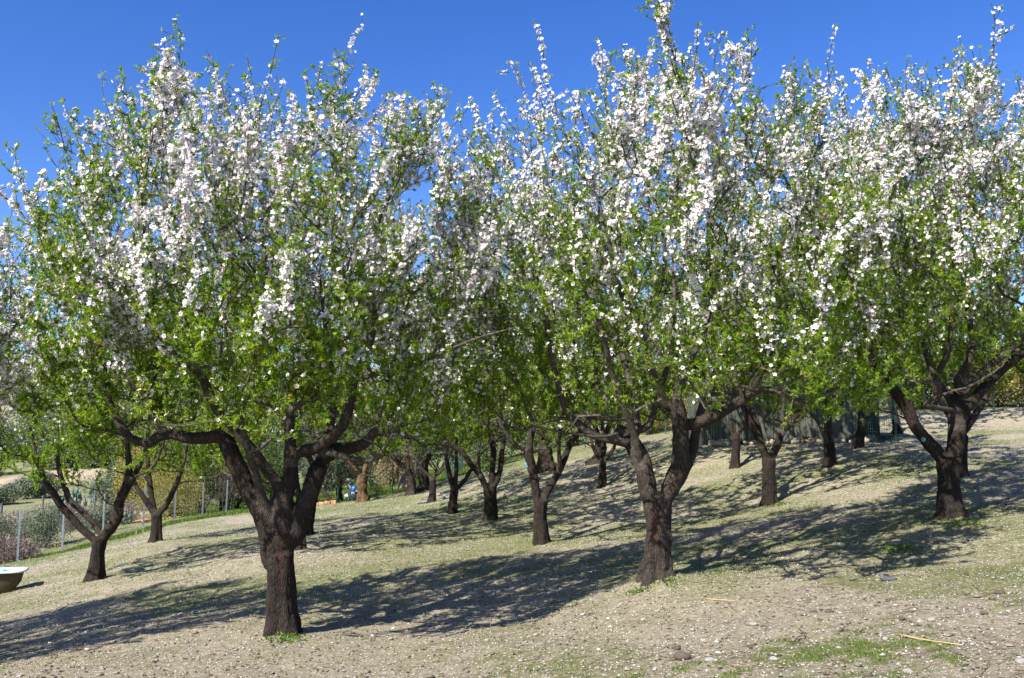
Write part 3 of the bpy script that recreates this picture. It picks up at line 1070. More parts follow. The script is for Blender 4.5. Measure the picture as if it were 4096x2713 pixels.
TREES.append(dict(HERO, seed=37, d=10.5, base=(3807, 2075), R=1.95, H=4.4, hb=1.55, off=(.25, 0), peaks=[(.55, .3, .3), (-.5, .3, .2), (-1.3, .3, -.3)], group='front row almond trees',
    label="big almond tree at the right edge, long left limb with one blue scar",
    trunk=[(3805, 2050, .15), (3799, 1960, .125), (3792, 1880, .128), (3796, 1830, .135)],
    limbs=[(-.2, [(3770, 1840, .085), (3744, 1805, .08), (3698, 1753, .072), (3655, 1696, .068), (3635, 1644, .067), (3595, 1587, .062), (3549, 1530, .056), (3503, 1478, .05), (3484, 1440, .04), (3478, 1380, .03), (3440, 1250, .022), (3400, 1080, .014)]),
           (.3, [(3595, 1590, .035), (3570, 1520, .03), (3556, 1450, .028), (3540, 1350, .022), (3520, 1200, .014)]),
           (.1, [(3810, 1840, .10), (3828, 1759, .095), (3828, 1673, .095), (3836, 1621, .088), (3845, 1560, .07)]),
           (.2, [(3845, 1570, .05), (3830, 1520, .042), (3868, 1460, .04), (3888, 1400, .038), (3888, 1340, .034), (3870, 1220, .028), (3860, 1050, .02), (3840, 850, .012)]),
           (.4, [(3865, 1640, .06), (3905, 1587, .058), (3945, 1541, .055), (3985, 1501, .054), (4042, 1449, .05), (4096, 1409, .045), (4160, 1340, .036), (4200, 1200, .026), (4220, 1000, .014)]),
           (-.5, [(3860, 1570, .045), (3888, 1530, .042), (3945, 1472, .04), (4031, 1409, .038), (4077, 1375, .035), (4120, 1280, .028), (4130, 1100, .018), (4110, 900, .011)]),
           (-.5, [(3810, 1645, .03), (3796, 1639, .028), (3744, 1632, .027), (3692, 1624, .028)]),
           (-.6, [(3740, 1632, .028), (3746, 1590, .03), (3744, 1558, .031), (3756, 1489, .034), (3790, 1415, .033), (3805, 1329, .03), (3800, 1200, .024), (3760, 1030, .016), (3740, 850, .01)]),
           (.9, [(3830, 1700, .05), (3800, 1600, .042), (3760, 1540, .036), (3710, 1440, .03), (3680, 1300, .022), (3650, 1100, .013)])],
    scars=[(3695, 1750, .05, 0, False)]))
TREES.append(dict(HERO, seed=41, d=9.2, base=(None, None), xy=(-6.1, 7.75), R=1.78, H=3.85, nf=24000, nt=20000, group='front row almond trees', hb=1.5,
    label="almond tree off the left edge, only its blossoming branch ends reach into the photo"))

TREES.append(dict(MID, seed=51, hb=2.0, d=14.0, base=(2170, 2190), R=2.0, H=4.7, group='second row almond trees',
    label="almond tree between the two big centre trees, bright blue-green scar on its left limb",
    trunk=[(2168, 2165, .118), (2161, 2074, .1), (2164, 1999, .108)],
    limbs=[(0, [(2150, 2005, .07), (2138, 1930, .068), (2124, 1856, .072), (2112, 1810, .07), (2118, 1770, .06)]),
           (.3, [(2115, 1790, .05), (2130, 1730, .045), (2128, 1640, .04), (2140, 1500, .03), (2120, 1350, .02)]),
           (-.2, [(2105, 1800, .04), (2075, 1790, .036), (2043, 1762, .034), (2015, 1724, .03), (1990, 1650, .024), (1960, 1500, .016)]),
           (.2, [(2175, 1995, .06), (2193, 1959, .056), (2233, 1890, .056), (2262, 1821, .055), (2290, 1758, .048), (2325, 1725, .04), (2370, 1640, .032), (2400, 1500, .02)]),
           (-.6, [(2240, 1880, .035), (2235, 1780, .032), (2245, 1680, .028), (2260, 1550, .02)])],
    scars=[(2109, 1862, .05, 0, False), (2184, 1976, .045, 0, True)]))
TREES.append(dict(MID, seed=53, hb=2.35, droop=.45, d=16.0, base=(3078, 2035), R=2.0, H=4.8, group='second row almond trees',
    label="slim dark almond tree with narrow V fork before the middle of the shed",
    trunk=[(3078, 2010, .13), (3075, 1912, .115), (3075, 1836, .118)],
    limbs=[(0, [(3065, 1840, .075), (3052, 1800, .072), (3027, 1734, .066), (2996, 1683, .062), (2976, 1632, .056), (2965, 1560, .045), (2960, 1450, .03), (2940, 1300, .02)]),
           (.5, [(3050, 1790, .055), (3030, 1700, .05), (3006, 1640, .045), (3000, 1540, .034), (3010, 1400, .022)]),
           (.1, [(3090, 1820, .072), (3108, 1785, .07), (3129, 1723, .064), (3169, 1683, .062), (3205, 1627, .06), (3225, 1560, .05), (3241, 1504, .045), (3260, 1400, .03), (3270, 1250, .018)]),
           (-.3, [(3125, 1730, .035), (3134, 1627, .03), (3137, 1520, .027), (3140, 1400, .02)]),
           (.4, [(3215, 1608, .035), (3250, 1603, .034), (3287, 1588, .034), (3322, 1530, .032), (3350, 1450, .024), (3380, 1350, .016)])]))
TREES.append(dict(MID, seed=57, d=14.0, base=(379, 2335), R=1.95, H=4.6, group='second row almond trees',
    label="almond tree by the left fence, leaning short trunk splitting low into three wide limbs",
    trunk=[(382, 2305, .125), (390, 2220, .1), (402, 2150, .105)],
    limbs=[(-.2, [(385, 2165, .06), (367, 2149, .056), (327, 2117, .055), (287, 2071, .055), (241, 2019, .055), (212, 1973, .05), (189, 1939, .045), (150, 1850, .03), (120, 1700, .02)]),
           (.2, [(402, 2135, .05), (367, 2085, .046), (321, 2040, .044), (275, 1996, .044), (258, 1944, .042), (235, 1876, .036), (230, 1780, .026), (240, 1640, .018)]),
           (0, [(420, 2140, .085), (442, 2117, .08), (471, 2071, .075), (476, 2013, .072), (505, 1944, .064), (517, 1887, .055), (510, 1800, .04), (500, 1660, .025), (480, 1500, .015)]),
           (-.5, [(520, 1925, .026), (534, 1910, .025), (597, 1881, .022), (631, 1835, .018), (660, 1760, .012)]),
           (.6, [(490, 1990, .05), (540, 1900, .04), (580, 1800, .03), (600, 1650, .02)])]))
TREES.append(dict(MID, seed=59, d=14.2, base=(1200, 2205), R=1.9, H=4.6, r0=.085, group='second row almond trees',
    label="slim almond tree mostly hidden behind the right limb of the big left tree",
    trunk=[(1200, 2190, .09), (1205, 2110, .075), (1215, 2030, .08)],
    limbs=[(.3, [(1215, 2035, .055), (1190, 1960, .05), (1180, 1860, .04), (1170, 1700, .03), (1160, 1550, .02)]),
           (.1, [(1222, 2030, .055), (1250, 1960, .05), (1290, 1890, .045), (1320, 1820, .04), (1340, 1700, .03), (1360, 1560, .02)])]))
TREES.append(dict(MID, seed=61, d=14.5, base=(3840, 1905), R=1.95, H=4.7, group='second row almond trees',
    label="almond tree whose trunk shows just right behind the big tree at the right edge",
    trunk=[(3842, 1890, .10), (3846, 1800, .085), (3850, 1740, .09)],
    limbs=[(.4, [(3850, 1740, .06), (3900, 1660, .05), (3960, 1560, .04), (4000, 1400, .025)]),
           (.2, [(3845, 1740, .06), (3790, 1650, .05), (3740, 1560, .042), (3700, 1450, .03), (3690, 1300, .02)]),
           (-.2, [(3850, 1735, .05), (3860, 1620, .045), (3850, 1500, .03), (3840, 1300, .02)])]))
TREES.append(dict(MID, seed=67, d=18, base=(1958, 2100), R=2.0, H=4.7, group='third row almond trees',
    label="thick-trunked almond tree left of the blue-scarred tree, several short upright limbs",
    trunk=[(1962, 2085, .135), (1963, 2010, .125), (1959, 1944, .13)],
    limbs=[(0, [(1945, 1950, .07), (1918, 1898, .065), (1878, 1852, .06), (1847, 1806, .056), (1791, 1778, .045), (1740, 1772, .03), (1700, 1740, .02)]),
           (0, [(1965, 1945, .065), (1969, 1883, .06), (1974, 1806, .055), (1964, 1745, .05), (1950, 1600, .03), (1940, 1450, .02)]),
           (.4, [(1980, 1940, .06), (2000, 1883, .056), (2012, 1780, .045), (2030, 1650, .03), (2060, 1500, .02)]),
           (-.3, [(1920, 1900, .03), (1915, 1815, .028), (1930, 1700, .02)])]))
TREES.append(dict(MID, seed=71, d=19, base=(623, 2170), R=1.95, H=4.5, group='third row almond trees',
    label="almond tree near the left fence with a tidy Y fork, second from the left",
    trunk=[(625, 2155, .115), (627, 2088, .098), (626, 2059, .105)],
    limbs=[(0, [(615, 2055, .06), (597, 2025, .055), (563, 1973, .05), (540, 1939, .045), (520, 1860, .03), (500, 1750, .02)]),
           (.4, [(620, 2050, .06), (609, 2002, .058), (597, 1916, .05), (590, 1800, .03), (600, 1650, .02)]),
           (0, [(640, 2050, .06), (660, 2031, .056), (689, 1973, .054), (712, 1921, .048), (740, 1830, .032), (760, 1700, .02)])]))
TREES.append(dict(MID, seed=73, d=17.8, base=(1232, 2143), R=1.9, H=4.6, r0=.09, group='third row almond trees', nl=3,
    label="almond tree farther back, trunk foot peeping out right of the big left tree"))
TREES.append(dict(MID, seed=79, hb=2.0, droop=.35, d=18, base=(3320, 1868), R=1.95, H=4.7, group='third row almond trees',
    label="almond tree before the right part of the shed, pale blue painted scar at its fork",
    trunk=[(3320, 1850, .118), (3315, 1759, .098), (3308, 1700, .095), (3306, 1650, .1)],
    limbs=[(-.1, [(3300, 1760, .04), (3277, 1698, .03), (3250, 1660, .028), (3225, 1640, .024), (3200, 1590, .018)]),
           (0, [(3305, 1660, .08), (3302, 1615, .075), (3300, 1598, .06)]),
           (.1, [(3318, 1655, .06), (3343, 1632, .056), (3379, 1580, .05), (3400, 1500, .036), (3420, 1350, .02)]),
           (-.3, [(3305, 1610, .035), (3335, 1585, .033), (3340, 1500, .026), (3330, 1380, .018)])],
    scars=[(3332, 1630, .06, 0, False), (3300, 1602, .045, 0, False)]))
TREES.append(dict(MID, seed=83, d=21, base=(1811, 2058), R=1.9, H=4.6, group='third row almond trees',
    label="pale-limbed slender almond tree with thin Y fork, centre of the orchard",
    trunk=[(1810, 2045, .11), (1814, 1995, .09), (1818, 1960, .09)],
    limbs=[(0, [(1812, 1960, .06), (1798, 1898, .052), (1786, 1832, .045), (1780, 1740, .032), (1770, 1600, .02)]),
           (.2, [(1820, 1955, .05), (1826, 1878, .045), (1824, 1820, .04), (1830, 1700, .025)]),
           (0, [(1825, 1960, .05), (1862, 1918, .046), (1880, 1885, .042), (1908, 1850, .036), (1920, 1750, .025)])]))
TREES.append(dict(FAR, seed=89, d=26, base=(1730, 2022), R=1.9, H=4.5, group='back almond trees',
    label="young almond tree with crooked thin limbs beside the old dark trunks",
    trunk=[(1728, 2010, .11), (1732, 1960, .09), (1730, 1908, .09)],
    limbs=[(0, [(1725, 1910, .05), (1689, 1878, .045), (1663, 1832, .038), (1628, 1786, .028), (1600, 1700, .02)]),
           (.2, [(1735, 1910, .05), (1760, 1890, .045), (1780, 1852, .04), (1790, 1750, .03)])]))
TREES.append(dict(MID, seed=97, hb=1.5, d=22, base=(2408, 1957), R=1.9, H=4.5, group='back almond trees',
    label="small Y-forked almond tree seen under the big right tree's left limb",
    trunk=[(2408, 1945, .10), (2411, 1873, .085), (2410, 1845, .09)],
    limbs=[(0, [(2405, 1845, .05), (2376, 1799, .044), (2365, 1758, .036), (2350, 1650, .025)]),
           (.1, [(2418, 1845, .052), (2445, 1810, .048), (2463, 1770, .04), (2480, 1670, .028)]),
           (.5, [(2410, 1845, .055), (2412, 1760, .05), (2405, 1650, .03)])]))
TREES.append(dict(MID, seed=101, hb=1.9, droop=.4, d=21, base=(2942, 1872), R=1.85, H=4.5, group='back almond trees',
    label="small almond tree before the left end of the shed with a fist-like pruned fork",
    trunk=[(2942, 1855, .105), (2945, 1769, .09), (2943, 1735, .09)],
    limbs=[(0, [(2935, 1745, .055), (2924, 1708, .05), (2918, 1650, .04), (2900, 1550, .025)]),
           (.1, [(2950, 1745, .055), (2965, 1718, .05), (2976, 1677, .04), (2990, 1580, .025)])]))
TREES.append(dict(MID, seed=103, hb=1.9, droop=.4, d=21, base=(3435, 1793), R=1.85, H=4.5, group='back almond trees',
    label="leaning brown almond tree in front of the wire pen of the shed",
    trunk=[(3432, 1780, .115), (3445, 1720, .098), (3455, 1677, .1)],
    limbs=[(0, [(3448, 1680, .055), (3440, 1630, .05), (3438, 1570, .045), (3430, 1480, .03)]),
           (0, [(3465, 1680, .05), (3480, 1657, .048), (3500, 1606, .044), (3520, 1560, .04), (3540, 1480, .028)])]))
TREES.append(dict(FAR, seed=107, d=26, base=(3589, 1737), R=1.8, H=4.4, group='back almond trees', nl=2,
    label="almond tree with dark trunk just right of the teal pen post"))
TREES.append(dict(FAR, seed=109, d=28, base=(3879, 1716), R=1.8, H=4.4, r0=.075, group='back almond trees',
    label="thin almond tree at the foot of the bare bank, right background"))
TREES.append(dict(FAR, seed=113, d=27, base=(2797, 1792), R=1.9, H=4.4, r0=.12, group='back almond trees',
    label="dark almond tree beside the left corner of the shed"))

for sp in TREES:
    make_tree(sp)


# ------------------------------------------------------------------ old olive trees, centre background
OL = dict(NT=150, NS=260, NW=2000, nf=0, nt=6500, vox=.03, lump=.45, bark=M_BARKO, leafmat=M_OLIVE, lsize=1.0, lw=.8, osize=1.7,
          minrad=.005, name='olive_tree', group='old olive trees', lpt=5, hb=1.4)


def olive(**kw):
    s = dict(OL)
    s.update(kw)
    make_tree(s)


M_BARKS = bark_mat("split_bark", (.035, .024, .015), (.26, .17, .09), (.12, .10, .08), 0, None, .25, .12)
_nf0 = 1
olive(nf=_nf0, seed=131, d=31, base=(1451, 2005), R=1.7, H=3.6, bark=M_BARKS, label="old olive tree with split orange-brown trunk beside a green fence post",
      trunk=[(1452, 1998, .19), (1449, 1950, .16), (1448, 1900, .17)],
      limbs=[(0, [(1440, 1905, .10), (1420, 1880, .09), (1395, 1850, .07), (1380, 1800, .05)]), (.2, [(1456, 1905, .09), (1465, 1850, .07), (1470, 1800, .05)])])
olive(nf=_nf0, seed=133, d=30, base=(1648, 1976), R=1.7, H=3.6, label="old olive tree leaning left with an orange wound at its foot",
      trunk=[(1650, 1970, .16), (1645, 1930, .13), (1632, 1880, .12)],
      limbs=[(0, [(1630, 1880, .08), (1610, 1860, .075), (1580, 1838, .06), (1552, 1810, .05), (1548, 1760, .04)]), (0, [(1635, 1880, .08), (1630, 1840, .085), (1623, 1822, .08)]),
             (.2, [(1650, 1920, .06), (1670, 1880, .05), (1690, 1840, .04)])])
olive(nf=_nf0, seed=137, d=31.5, base=(1698, 1980), R=1.9, H=3.9, label="oldest olive tree with very wide flared dark trunk",
      trunk=[(1698, 1975, .28), (1696, 1930, .2), (1690, 1880, .2), (1690, 1840, .19)],
      limbs=[(0, [(1680, 1850, .1), (1665, 1810, .09), (1655, 1770, .07)]), (0, [(1705, 1850, .11), (1725, 1810, .09), (1735, 1770, .07)])])
olive(nf=_nf0, seed=139, d=35, base=(1357, 2016), R=1.7, H=3.0, hb=.9, label="dark olive tree with full grey-green crown left of the pale post")
olive(nf=_nf0, seed=149, d=34, base=(1335, 2022), R=1.2, H=2.4, hb=.8, r0=.09, label="small olive tree with a trunk leaning far to the left",
      trunk=[(1335, 2022, .1), (1315, 1995, .09), (1290, 1960, .08)],
      limbs=[(0, [(1290, 1960, .06), (1270, 1930, .05), (1250, 1890, .04)]), (.4, [(1300, 1970, .05), (1310, 1920, .04)])])
olive(nf=_nf0, seed=151, d=25.5, base=(2187, 1880), R=1.7, H=3.8, hb=1.6, label="old olive tree with broad torn trunk behind the blue-scarred almond tree",
      trunk=[(2190, 1868, .26), (2180, 1820, .19), (2178, 1760, .17)],
      limbs=[(0, [(2178, 1765, .1), (2165, 1720, .08), (2160, 1660, .05)]), (0, [(2185, 1765, .1), (2220, 1745, .08), (2240, 1700, .05)])])
olive(nf=_nf0, seed=157, d=27, base=(2388, 1868), R=1.6, H=3.8, hb=1.7, label="old olive tree with dark flared root foot behind the small Y-forked almond",
      trunk=[(2392, 1862, .27), (2400, 1830, .17), (2402, 1760, .15)],
      limbs=[(0, [(2400, 1765, .1), (2385, 1720, .08), (2380, 1660, .05)]), (0, [(2405, 1765, .1), (2425, 1730, .08), (2440, 1690, .05)])])


# ------------------------------------------------------------------ shrubs
def shrub(name, x, y, rx, ry, h, mat, label, cat='bush', n=9000, leaf=.05, seed=1, group=None, lump=9, stems=9, zoff=0, droop=.1, up=.3, asp=.3, wild=.25):
    R = np.random.RandomState(seed)
    z0 = g1(x, y) + zoff
    root = empty(name, (x, y, z0), label, cat, group)
    # clumps
    C = []
    for i in range(lump):
        a = R.uniform(0, 6.28)
        q = R.uniform(0, .75)
        C.append([math.cos(a) * rx * q, math.sin(a) * ry * q, R.uniform(.25, .78) * h, R.uniform(.25, .5)])
    C = np.array(C)
    k = R.randint(0, lump, n)
    dirs = unit(R.normal(size=(n, 3)))
    rr = R.uniform(.45, 1.0, n) ** .6
    sc = np.c_[C[k, 3] * rx * 1.25, C[k, 3] * ry * 1.25, C[k, 3] * h * .95]
    p = C[k, :3] + dirs * sc * rr[:, None] * (1 + wild * R.normal(size=n) * .5)[:, None]
    p[:, 2] = np.abs(p[:, 2])
    gl = gz(p[:, 0] + x, p[:, 1] + y) - z0
    p[:, 2] = np.maximum(p[:, 2], gl + .02)
    dd = unit(dirs * .7 + R.normal(0, .6, (n, 3)) + np.array([0, 0, up]))
    L = R.uniform(.6, 1.3, n) * leaf
    V, FF = leaves_arr(R, p, dd, L, L * asp, droop)
    link("foliage", raw_mesh("foliage", V, FF, face_attr=R.uniform(0, 1, n)), mat, root)
    m = MB()
    for i in range(stems):
        c = C[i % lump]
        b = np.array([R.normal(0, .08) * rx, R.normal(0, .08) * ry, -.05])
        m.tube([b, b * .5 + c[:3] * .5 + R.normal(0, .04, 3), c[:3]], [.03, .02, .008], 5)
    m.build("stems", M_BARKO, root)
    return root


def PX(px, d):
    return (px - 2048) / FPX * d


def srb(px, d, rw, h, mat, label, seed, name='bush', n=6000, leaf=.06, ry=None, **kw):
    """shrub centred at picture column px and forward distance d"""
    return shrub(name, PX(px, d), d, rw, ry or rw * .8, h, mat, label, n=n, leaf=leaf, seed=seed, **kw)


srb(205, 26.5, .85, 1.15, M_OLIVE, "rounded grey-green olive bush behind the near fence posts", 201, n=9000, leaf=.045)
srb(15, 27.0, .6, 1.0, M_OLIVE, "smaller grey-green bush cut by the left edge of the photo", 202, n=5000, leaf=.045)
srb(420, 29.0, .5, .9, M_OLIVE, "sparse silver-green bush between the fence posts beside the leaning almond", 203, n=3000, leaf=.05)
srb(60, 24.6, .9, .55, M_BRAMBLE, "purplish dry bramble thicket behind the first fence post", 204, name='bramble', n=9000, leaf=.14, asp=.05, stems=20)
srb(40, 31.5, 1.2, .8, M_BRAMBLE, "grey-brown bramble thicket on the slope at the left edge", 205, name='bramble', n=8000, leaf=.16, asp=.05)
srb(330, 34, 1.4, .8, M_BRAMBLE, "bare brown thicket in the dip beyond the fence", 206, name='bramble', n=8000, leaf=.16, asp=.05)
srb(500, 36, 1.0, .7, M_BRAMBLE, "low leafless thicket behind the Y-forked tree", 207, name='bramble', n=5000, leaf=.16, asp=.05)
srb(700, 34.5, 1.2, 2.1, M_YELLOW, "tall yellow-green shrub behind the fence", 208, name='shrub', n=12000, leaf=.055)
srb(560, 44, 1.9, 3.2, M_YELLOW, "large yellowish broom shrub seen above the second tree's fork", 209, name='shrub', n=12000, leaf=.09)
srb(820, 36.5, 1.3, 2.3, M_EVER, "dark green shrub behind the white fence posts", 210, name='shrub', n=12000, leaf=.06)
srb(905, 37.0, 1.2, 1.6, M_BRAMBLE, "tangle of dry upright stems in front of the dark shrub", 211, name='bramble', n=3500, leaf=.3, asp=.02, up=1.2)
srb(960, 38.0, 1.8, 3.4, M_EVER, "tall dark evergreen behind the big left tree's trunk", 212, name='shrub', n=16000, leaf=.07)
srb(1090, 41.0, 1.8, 3.0, M_EVER, "dark evergreen thicket left of the meadow", 213, name='shrub', n=14000, leaf=.08)
srb(470, 52, 2.0, 2.4, M_OLIVE, "round olive crown in the field beyond the fence", 214, name='shrub', n=9000, leaf=.10)
srb(720, 60, 3.0, 4.0, M_EVER, "dark tree clump in the field beyond the fence", 215, name='shrub', n=12000, leaf=.13)
srb(1570, 41, 1.0, 1.9, M_TAN, "yellow-brown dry bush behind the green wire fence", 216, n=9000, leaf=.07)
srb(1500, 44, 1.3, 2.6, M_OLIVE, "blue-grey olive bush left of the yellow-brown bush", 217, n=9000, leaf=.08)
srb(1620, 43, .9, 1.6, M_TAN, "pale dry bush touching the tree stump", 218, n=6000, leaf=.07)
srb(1280, 48, 2.4, 3.4, M_OLIVE, "grey-green thicket at the far end of the meadow", 219, n=14000, leaf=.10)
srb(1270, 34.6, .5, .35, M_GRASS, "low bright green weed clump by the clay edging", 220, name='weed_clump', cat='weed', n=3000, leaf=.07)
srb(1509, 38, .28, .3, M_EVER, "small leafy weed on the sunny meadow", 221, name='weed_clump', cat='weed', n=900, leaf=.06)
for i, (px, d, rw, h) in enumerate([(1760, 44, 2.2, 3.2), (1960, 40, 2.0, 2.8), (2130, 38.5, 2.0, 2.8), (2290, 36.5, 1.8, 3.0), (2440, 36, 1.8, 3.0)]):
    srb(px, d, rw, h, M_EVER, ["green thicket behind the widest olive trunk", "thicket in the gap between the thick-trunked almond and the blue scar",
                               "dark thicket right behind the torn olive trunk", "shaded thicket under the big right tree's left limb", "shaded thicket behind the small Y-forked almond"][i],
        230 + i, name='shrub', n=11000, leaf=.085, group='hedge shrubs at the back of the orchard')
srb(2600, 33.8, .9, 1.1, M_TAN, "pale dry canes inside the fork of the big right tree", 236, name='cane_clump', cat='canes', n=2600, leaf=.42, asp=.02, up=2.0)
srb(2610, 36.5, 1.8, 2.8, M_EVER, "green bush behind the pale canes", 237, name='shrub', n=11000, leaf=.08, group='hedge shrubs at the back of the orchard')
for i, (px, d, rw, h) in enumerate([(2780, 34, 2.0, 3.0), (2990, 33, 2.2, 3.2), (3250, 33, 2.2, 3.2), (3500, 32.5, 2.0, 2.8), (3690, 31, 1.6, 1.7), (3840, 31, 1.6, 2.0), (3990, 30.6, 1.5, 2.1), (4130, 31, 1.7, 2.6), (4000, 35, 2.6, 3.2)]):
    srb(px, d, rw, h, M_EVER if i % 3 else M_YELLOW,
        ["tall shrub over the left corner of the shed", "shrub behind the left half of the shed roof", "shrub behind the right half of the shed roof", "shrub behind the wire pen",
         "low hedge shrub on the bank right of the pen", "hedge shrub on the bank behind the right-edge tree", "leafy hedge shrub on the bank by the second green post",
         "dark hedge shrub on the bank at the photo's right edge", "tall pale-green tree crown above the right hedge"][i],
        250 + i, name='shrub', n=12000, leaf=.07, group='hedge shrubs on the right bank')


FARB = [(20, 58, 1.2, 1.2, 'O', "grey bush on the slope at the far left, lower one"), (180, 62, 1.5, 1.6, 'O', "olive crown on the far slope left of the tan cut"),
        (250, 85, 3.0, 3.2, 'O', "grey-green tree on the left hill above the tan cut"), (90, 95, 3.5, 3.5, 'O', "grey-green tree on the left hill near the photo edge"),
        (400, 80, 2.6, 3.0, 'E', "dark tree on the left hill between the first two trunks"), (-60, 80, 3.0, 3.5, 'O', "grey tree on the far hill cut by the left edge"),
        (560, 75, 2.8, 3.6, 'E', "dark tree on the far hill above the fence posts"), (330, 110, 5.0, 5.0, 'O', "large scrub clump high on the left hill"),
        (150, 125, 6.0, 5.0, 'O', "large scrub clump at the top of the left hill"), (520, 120, 6.0, 5.5, 'O', "grey scrub clump at the top of the left hill, right one"),
        (840, 90, 4.0, 4.5, 'E', "tall dark tree group far behind the big left tree"), (1000, 75, 4.0, 4.5, 'E', "tree group far behind the meadow, left one"),
        (1220, 72, 4.0, 4.5, 'O', "tree group far behind the meadow, middle one"), (1420, 76, 4.0, 4.5, 'O', "tree group far behind the meadow, right one"),
        (1620, 70, 4.0, 4.5, 'E', "tree group far behind the dry bush")]
for i, (px, d, rw, h, t, lab) in enumerate(FARB):
    srb(px, d, rw, h, M_OLIVE if t == 'O' else M_EVER, lab, 700 + i, name='shrub', n=7000, leaf=.04 * math.sqrt(d / 10) * rw ** .5, group='trees and scrub on the far hill')

# ------------------------------------------------------------------ prickly pears and agave beyond the left fence
def cactus(px, d, label, seed, s=1.0):
    R = np.random.RandomState(seed)
    x = PX(px, d)
    root = empty("prickly_pear", (x, d, g1(x, d)), label, "cactus")
    m = MB()
    for i in range(30):
        b = np.array([R.normal(0, .3), R.normal(0, .2), R.uniform(.1, .25)]) * s
        for k in range(4):
            m.lump(b + [0, 0, .12 * s], (.10 * s, .03 * s, .14 * s), seed + i * 7 + k, .12, 10, 6, R.uniform(0, 3))
            b = b + np.array([R.normal(0, .12), R.normal(0, .08), .19]) * s
            if R.uniform() < .3:
                break
    me_o = m.build("pads", M_CACT, root)
    a = me_o.data.attributes.new("rnd", 'FLOAT', 'FACE')
    a.data.foreach_set("value", R.uniform(.2, .9, len(me_o.data.polygons)).astype(np.float32))
    return root


cactus(310, 50, "dark prickly pear clump on the tan slope beyond the fence", 301, 1.1)
cactus(515, 32, "small pale cactus next to the dumped orange boards", 302, .5)
cactus(1210, 33.6, "low succulent clump by the clay edging, hidden behind the trunk", 303, .3)

# tan cut slope on the far left hill
m = MB()
q = P(90, 1950, 66)
V = []
mat_cut = flat("cut_earth", (.22, .17, .11), .95, 0, .3, 1.5, (.31, .25, .18))


def mound(px, d, rx, ry, h, seed, mat, name):
    x = PX(px, d)
    n = 40
    V, FF = [], []
    for i in range(n):
        for j in range(n):
            u, v = -1 + 2 * i / (n - 1), -1 + 2 * j / (n - 1)
            xx, yy = x + u * rx, d + v * ry
            b = max(0, 1 - u * u - v * v)
            zz = g1(xx, yy) - .15 + h * b ** .6 * (.8 + .4 * float(vn2(xx, yy, .8, seed)[0]))
            V.append((xx, yy, zz))
    for i in range(n - 1):
        for j in range(n - 1):
            FF.append((i * n + j, (i + 1) * n + j, (i + 1) * n + j + 1, i * n + j + 1))
    mb = MB()
    mb.add(V, FF)
    mb.build(name, mat, kind="structure")


mound(85, 66, 2.6, 2.5, 1.3, 5, mat_cut, "earth_slope")
mound(330, 74, 4.0, 2, .9, 6, mat_cut, "earth_slope")
mound(440, 41, 2.6, 1.4, .45, 7, mat_cut, "earth_slope")


# ------------------------------------------------------------------ fences
def fence(pts, ph, label, postmat, name="wire_fence", lean=None, wires=6, pr=.03, wmat=None, mesh_h=None, seed=1, kindp='round', vstep=.25):
    """pts: list of ground (x,y)"""
    R = random.Random(seed)
    x0, y0 = pts[0]
    z0 = g1(x0, y0)
    root = empty(name, (x0, y0, z0), label, "fence")
    tops = []
    for i, (x, y) in enumerate(pts):
        z = g1(x, y)
        lx, ly = R.uniform(-.03, .03), R.uniform(-.03, .03)
        a = np.array([x - x0, y - y0, z - z0 - .2])
        b = np.array([x - x0 + lx, y - y0 + ly, z - z0 + ph])
        m = MB()
        if kindp == 'angle':     # an L-section post: two flanges, one lit, one in shade
            w_ = pr * 1.7
            sh = b - a
            for (u0, u1, v0, v1) in ((0, w_, 0, .008), (-.008, 0, 0, w_)):
                V = []
                for q, zz in ((a, 0), (b, 1)):
                    for (u, v) in ((u0, v0), (u1, v0), (u1, v1), (u0, v1)):
                        V.append(q + np.array([u, v - .02, 0]))
                m.add(V, [(0, 1, 2, 3), (7, 6, 5, 4), (0, 4, 5, 1), (1, 5, 6, 2), (2, 6, 7, 3), (3, 7, 4, 0)])
        else:
            m.tube([a, b], pr, 8)
        pm = postmat[i % len(postmat)] if isinstance(postmat, list) else postmat
        m.build("fence_post", pm, root, smooth=False)
        tops.append((a + [0, 0, .2], b))
    m = MB()
    for i in range(len(pts) - 1):
        (a0, b0), (a1, b1) = tops[i], tops[i + 1]
        n = 6
        for k in range(wires):
            t = .05 + .93 * k / (wires - 1)
            p, q = a0 + (b0 - a0) * t, a1 + (b1 - a1) * t
            sag = [p + (q - p) * s / n + np.array([0, .03, -.02 * math.sin(math.pi * s / n)]) for s in range(n + 1)]
            m.tube(sag, .0025, 3, cap=False)
        L = np.linalg.norm(a1 - a0)
        nv = int(L / vstep)
        for k in range(1, nv):
            t = k / nv
            p, q = a0 + (a1 - a0) * t, b0 + (b1 - b0) * t
            m.tube([p + [0, .033, .03], q + [0, .033, -.03]], .0018, 3, cap=False)
    m.build("wire_netting", wmat or M_WIRE, root)
    return root


